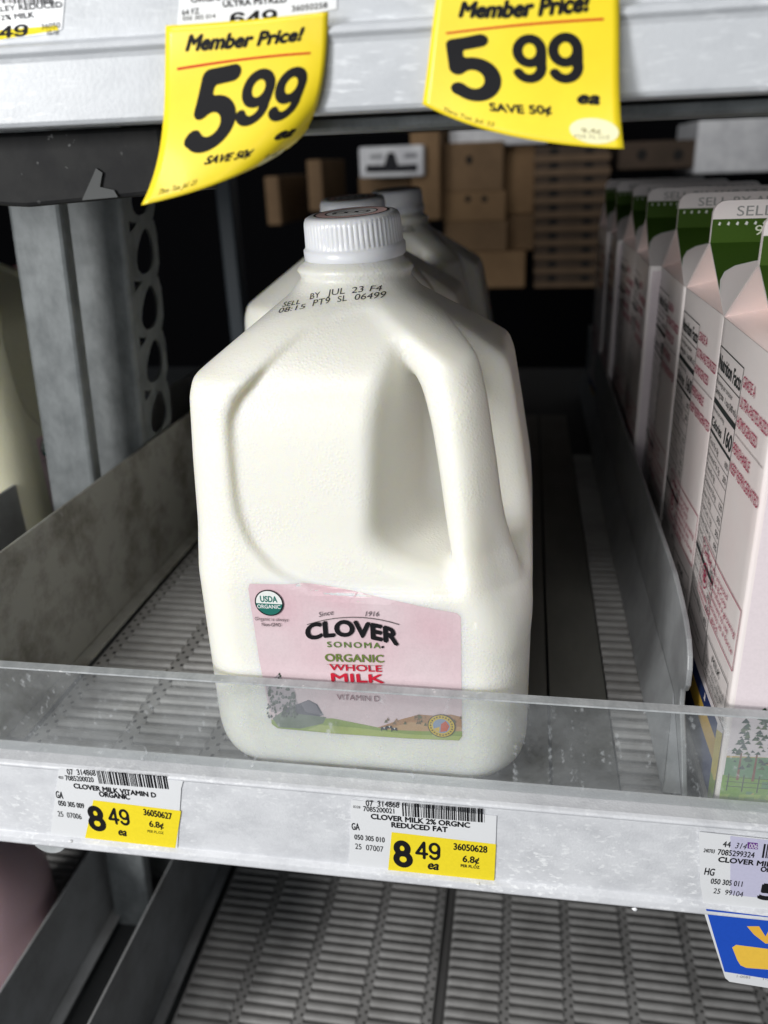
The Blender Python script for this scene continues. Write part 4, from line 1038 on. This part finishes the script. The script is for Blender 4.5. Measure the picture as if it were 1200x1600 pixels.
def w3(P):
    P.pshape([(1141, 1306), (1215, 1314), (1215, 1405), (1141, 1398)], (.55, .54, .70))
    P.text('44', (1129, 1323), (1141, 1324), 9.5, BLACK, .014); P.text('314', (1148, 1325), (1166, 1327), 9.5, BLACK, .005, .25)
    P.pshape([(1168, 1315.5), (1184, 1317), (1184, 1327), (1168, 1325.5)], (.14, .04, .25)); P.text('006', (1170, 1325), (1183, 1326), 8, (.75, .75, .8), 0)
    P.text('240703', (1099, 1331), (1116, 1333), 6, BLACK, .012); P.text('7085299324', (1121, 1335), (1178, 1340), 9, BLACK, .014); P.bars((1190, 1340), (1240, 1344), 22, BLACK, 18, 9)
    P.text('CLOVER MILK', (1122, 1346), (1214, 1355), 8, BLACK, .035); P.text('ORGANIC', (1188, 1361), (1240, 1367), 8, BLACK, .035)
    P.text('HG', (1100, 1366), (1115, 1368), 11.5, BLACK, .012); P.text('050 305 011', (1110, 1380), (1159, 1385), 8.5, BLACK, .012); P.text('25  99104', (1114, 1395), (1160, 1401), 8.5, BLACK)
    P.text('5', (1185, 1403), (1212, 1406), 24, BLACK, .05)
rail_label([(1092, 1300), (1260, 1318), (1264, 1432), (1100, 1417), (1094, 1380)], 274.6, 'white and lavender shelf label at the right end of the lower rail', w3)
def w4(P):
    P.bars((0, 6), (84, 6), 12, BLACK, 30, 3)
    P.text('VALLEY REDUCED', (-26, 20), (98, 11), 9, BLACK, .035); P.text('2% MILK', (2, 32), (54, 27), 9, BLACK, .035)
    P.nums('649', (-26, 63), (44, 56), 19, BLACK, .09, .12); P.text('36050', (65, 46), (95, 43), 9, BLACK, .01, .1)
    P.text('10.1¢', (74, 55), (92, 53), 8, BLACK, .01, .2)
rail_label([(-70, -20), (103, -28), (97, 45), (80, 52), (0, 62), (-70, 66)], 279.2, 'white shelf label cut off at the top left corner', w4, [(-70, 66), (0, 62), (92, 47), (88, 40), (-70, 52)])
def w5(P):
    P.text('ORGANIC VAL ULTRA', (299, 4), (452, -9), 9, BLACK, .035); P.text('ULTRA PSTRZD', (349, 11), (448, 3), 9.5, BLACK, .035)
    P.text('64 FZ', (285, 24), (312, 21), 9, BLACK, .012); P.text('050 305 014', (286, 32.5), (337, 28), 7, BLACK, .005, .1)
    P.nums('649', (358, 42), (432, 36), 22, BLACK, .085, .1); P.text('36050258', (456, 18), (512, 12), 9, BLACK, .01, .1)
rail_label([(282, -30), (528, -48), (526, 14), (400, 38), (277, 40)], 279.2, 'white shelf label behind the curled yellow price tag', w5)
# blue promotional tag
s_ = PlaneXZ(273.0); uv = [s_.inv(*q) for q in [(1100, 1426), (1270, 1444), (1300, 1560), (1140, 1534), (1133, 1528)]]; k = len(uv)
V = [(u, 273.0, v) for u, v in uv]+[(u, 273.25, v) for u, v in uv]
bt = obj('promo_tag', V, [tuple(range(k)), tuple(range(2*k-1, k-1, -1))]+[(i, (i+1) % k, k+(i+1) % k, k+i) for i in range(k)], M['paper']); fix_normals(bt)
tag(bt, 'blue and yellow promotional tag hanging under the right shelf label', 'promo tag')
P = Print(s_, base=.1, gap=.002)
P.pshape([(1103, 1420), (1270, 1440), (1298, 1545), (1132, 1518)], (.018, .085, .52))
P.pshape([(1167, 1447), (1186, 1447), (1196, 1463), (1204, 1448), (1240, 1452), (1240, 1475), (1196, 1474), (1178, 1460)], (.85, .48, .06))
P.pshape([(1144, 1480), (1150, 1476), (1260, 1490), (1268, 1520), (1166, 1512), (1157, 1508), (1152, 1500)], (.88, .55, .07))
P.text('1-0085', (1151, 1527), (1172, 1529), 4, (.3, .3, .3)); P.text('1-24', (1192, 1531), (1208, 1532), 4, (.3, .3, .3))
P.build('tag_print', bt)
b = MB(); q = at(72, 1312, Y=277)
V, F = lathe([(.01, 0), (9.5, 0), (10, .6), (10, 1.6), (9.5, 2.2), (.01, 2.2)], 32)
b.add([(q[0]+v[0], 278+v[2], q[2]+v[1]) for v in V], F); o = b.build('sign_clip', M['clear_edge']); tag(o, 'small round clear plastic clip under the left end of the lower rail', 'sign clip')

# ================================================================== BACK ROOM
def pxbox(name, x0, y0, x1, y1, Y, m, label, cat, depth=260, holes=(), hr=(7, 9), group=None):
    a = at(x0, y0, Y=Y); c_ = at(x1, y1, Y=Y)
    b = MB(); b.box(a[0], c_[0], Y, Y+depth, c_[2], a[2]); t = thing(name, label, cat, ((a[0]+c_[0])/2, Y+depth/2, c_[2]), group)
    o = b.build('box_wall', m, t); bevel(o, 4, 2)
    for hx, hy in holes:
        h = at(hx, hy, Y=Y-.6); q = MB(); V, F = lathe([(.01, 0), (1, 0)], 16)
        q.add([(h[0]+v[0]*hr[0], Y-.6, h[2]+v[1]*hr[1]) for v in V], F); q.build('hand_hole', M['hole'], t)
    return t
BY = 1900
GB = 'brown boxes stacked in the back room'
pxbox('cardboard_box', 692, 224, 786, 299, BY, M['brown'], 'brown box with one round hand hole, topmost of the stack behind the jugs', 'box', holes=[(733, 250)], group=GB)
pxbox('cardboard_box', 692, 301, 790, 345, BY, M['tan'], 'brown box with two hand holes, second from the top of its stack', 'box', holes=[(731, 311), (757, 311)], hr=(6, 7), group=GB)
pxbox('cardboard_box', 694, 347, 792, 393, BY, M['brown'], 'brown box below the box with two hand holes', 'box', group=GB)
pxbox('cardboard_box', 700, 395, 820, 450, BY, M['tan'], 'brown box at the foot of the stack behind the jugs', 'box', group=GB)
pxbox('cardboard_box', 788, 226, 834, 334, BY+60, M['tan'], 'tan box standing between box stack and slatted crates', 'box', group=GB)
pxbox('cardboard_box', 640, 200, 688, 344, BY-60, M['tan'], 'tall tan box left of the box stack', 'box', group=GB)
pxbox('cardboard_box', 412, 276, 440, 352, BY+40, M['brown'], 'narrow brown box in the dark left of the jug cap', 'box', group=GB)
pxbox('cardboard_box', 478, 250, 506, 330, BY+40, M['brown'], 'narrow brown box just left of the white printed carton', 'box', group=GB)
pxbox('cardboard_box', 560, 276, 642, 330, BY+20, M['brown'], 'brown box under the white printed carton', 'box', group=GB)
pxbox('cardboard_box', 792, 336, 834, 392, BY+60, M['brown'], 'brown box under the tan box beside the slatted crates', 'box', group=GB)
pxbox('cardboard_box', 604, 300, 640, 346, BY+70, M['tan'], 'tan box edge in shade behind the back jug caps', 'box', group=GB)
t = pxbox('printed_carton', 560, 230, 662, 275, BY-90, M['white'], 'white carton with dark printing in the back room', 'carton')
P = Print(PlaneXZ(BY-90.5), base=.3, gap=.2)
P.pshape([(572, 258), (600, 258), (606, 238), (616, 238), (622, 258), (652, 256), (652, 268), (572, 270)], (.02, .02, .025)); P.pshape([(632, 240), (652, 239), (652, 246), (632, 247)], (.25, .25, .27)); P.pshape([(578, 242), (598, 241), (598, 247), (578, 248)], (.3, .3, .32))
P.build('carton_print', t)
pxbox('white_carton', 702, 198, 856, 224, BY+20, M['white'], 'flat white carton lying on the brown boxes behind the right price tag', 'carton')
pxbox('white_carton', 1092, 188, 1270, 266, BY+20, M['white'], 'bright white wrapped carton at the upper right of the back room', 'carton')
GC = 'slatted trays in the stack'
ys = [228, 250, 272, 294, 316, 338, 360, 382, 404, 426, 448]
words = ['top', 'second', 'third', 'fourth', 'fifth', 'sixth', 'seventh', 'eighth', 'ninth', 'lowest']
for i in range(10):
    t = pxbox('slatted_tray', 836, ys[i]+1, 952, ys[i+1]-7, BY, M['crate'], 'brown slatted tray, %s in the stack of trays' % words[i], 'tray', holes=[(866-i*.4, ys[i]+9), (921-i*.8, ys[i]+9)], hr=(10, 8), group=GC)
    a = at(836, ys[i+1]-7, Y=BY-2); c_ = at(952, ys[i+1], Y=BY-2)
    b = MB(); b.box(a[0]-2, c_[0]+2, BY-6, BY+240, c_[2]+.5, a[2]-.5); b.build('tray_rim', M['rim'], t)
pxbox('slatted_tray', 968, 222, 1088, 262, BY+30, M['crate'], 'brown tray with two holes beside the bright white carton', 'tray', holes=[(1003, 242), (1060, 242)], hr=(10, 11))
b = MB(); a = at(330, 240, Y=1100); c_ = at(354, 240, Y=1100); b.box(a[0], c_[0], 1100, 1130, -640, 300); o = b.build('steel_post', M['bluepost']); bevel(o, 2)
tag(o, 'dark blue steel post standing in the gloom left of the jug', 'post')
b = MB(); b.box(-2600, 2600, 2600, 2640, -900, 1500); o = b.build('back_wall', mat('dark_back_wall', (.006, .006, .007), 1.0, spec=0.0)); tag(o, None, None, kind='structure')
b = MB(); b.box(-2600, 2600, -2600, 2600, -960, -905); o = b.build('floor', mat('dark_floor', (.10, .10, .10), .7, var=(.07, .07, .07), scale=(3, 3, 3))); tag(o, None, None, kind='structure')
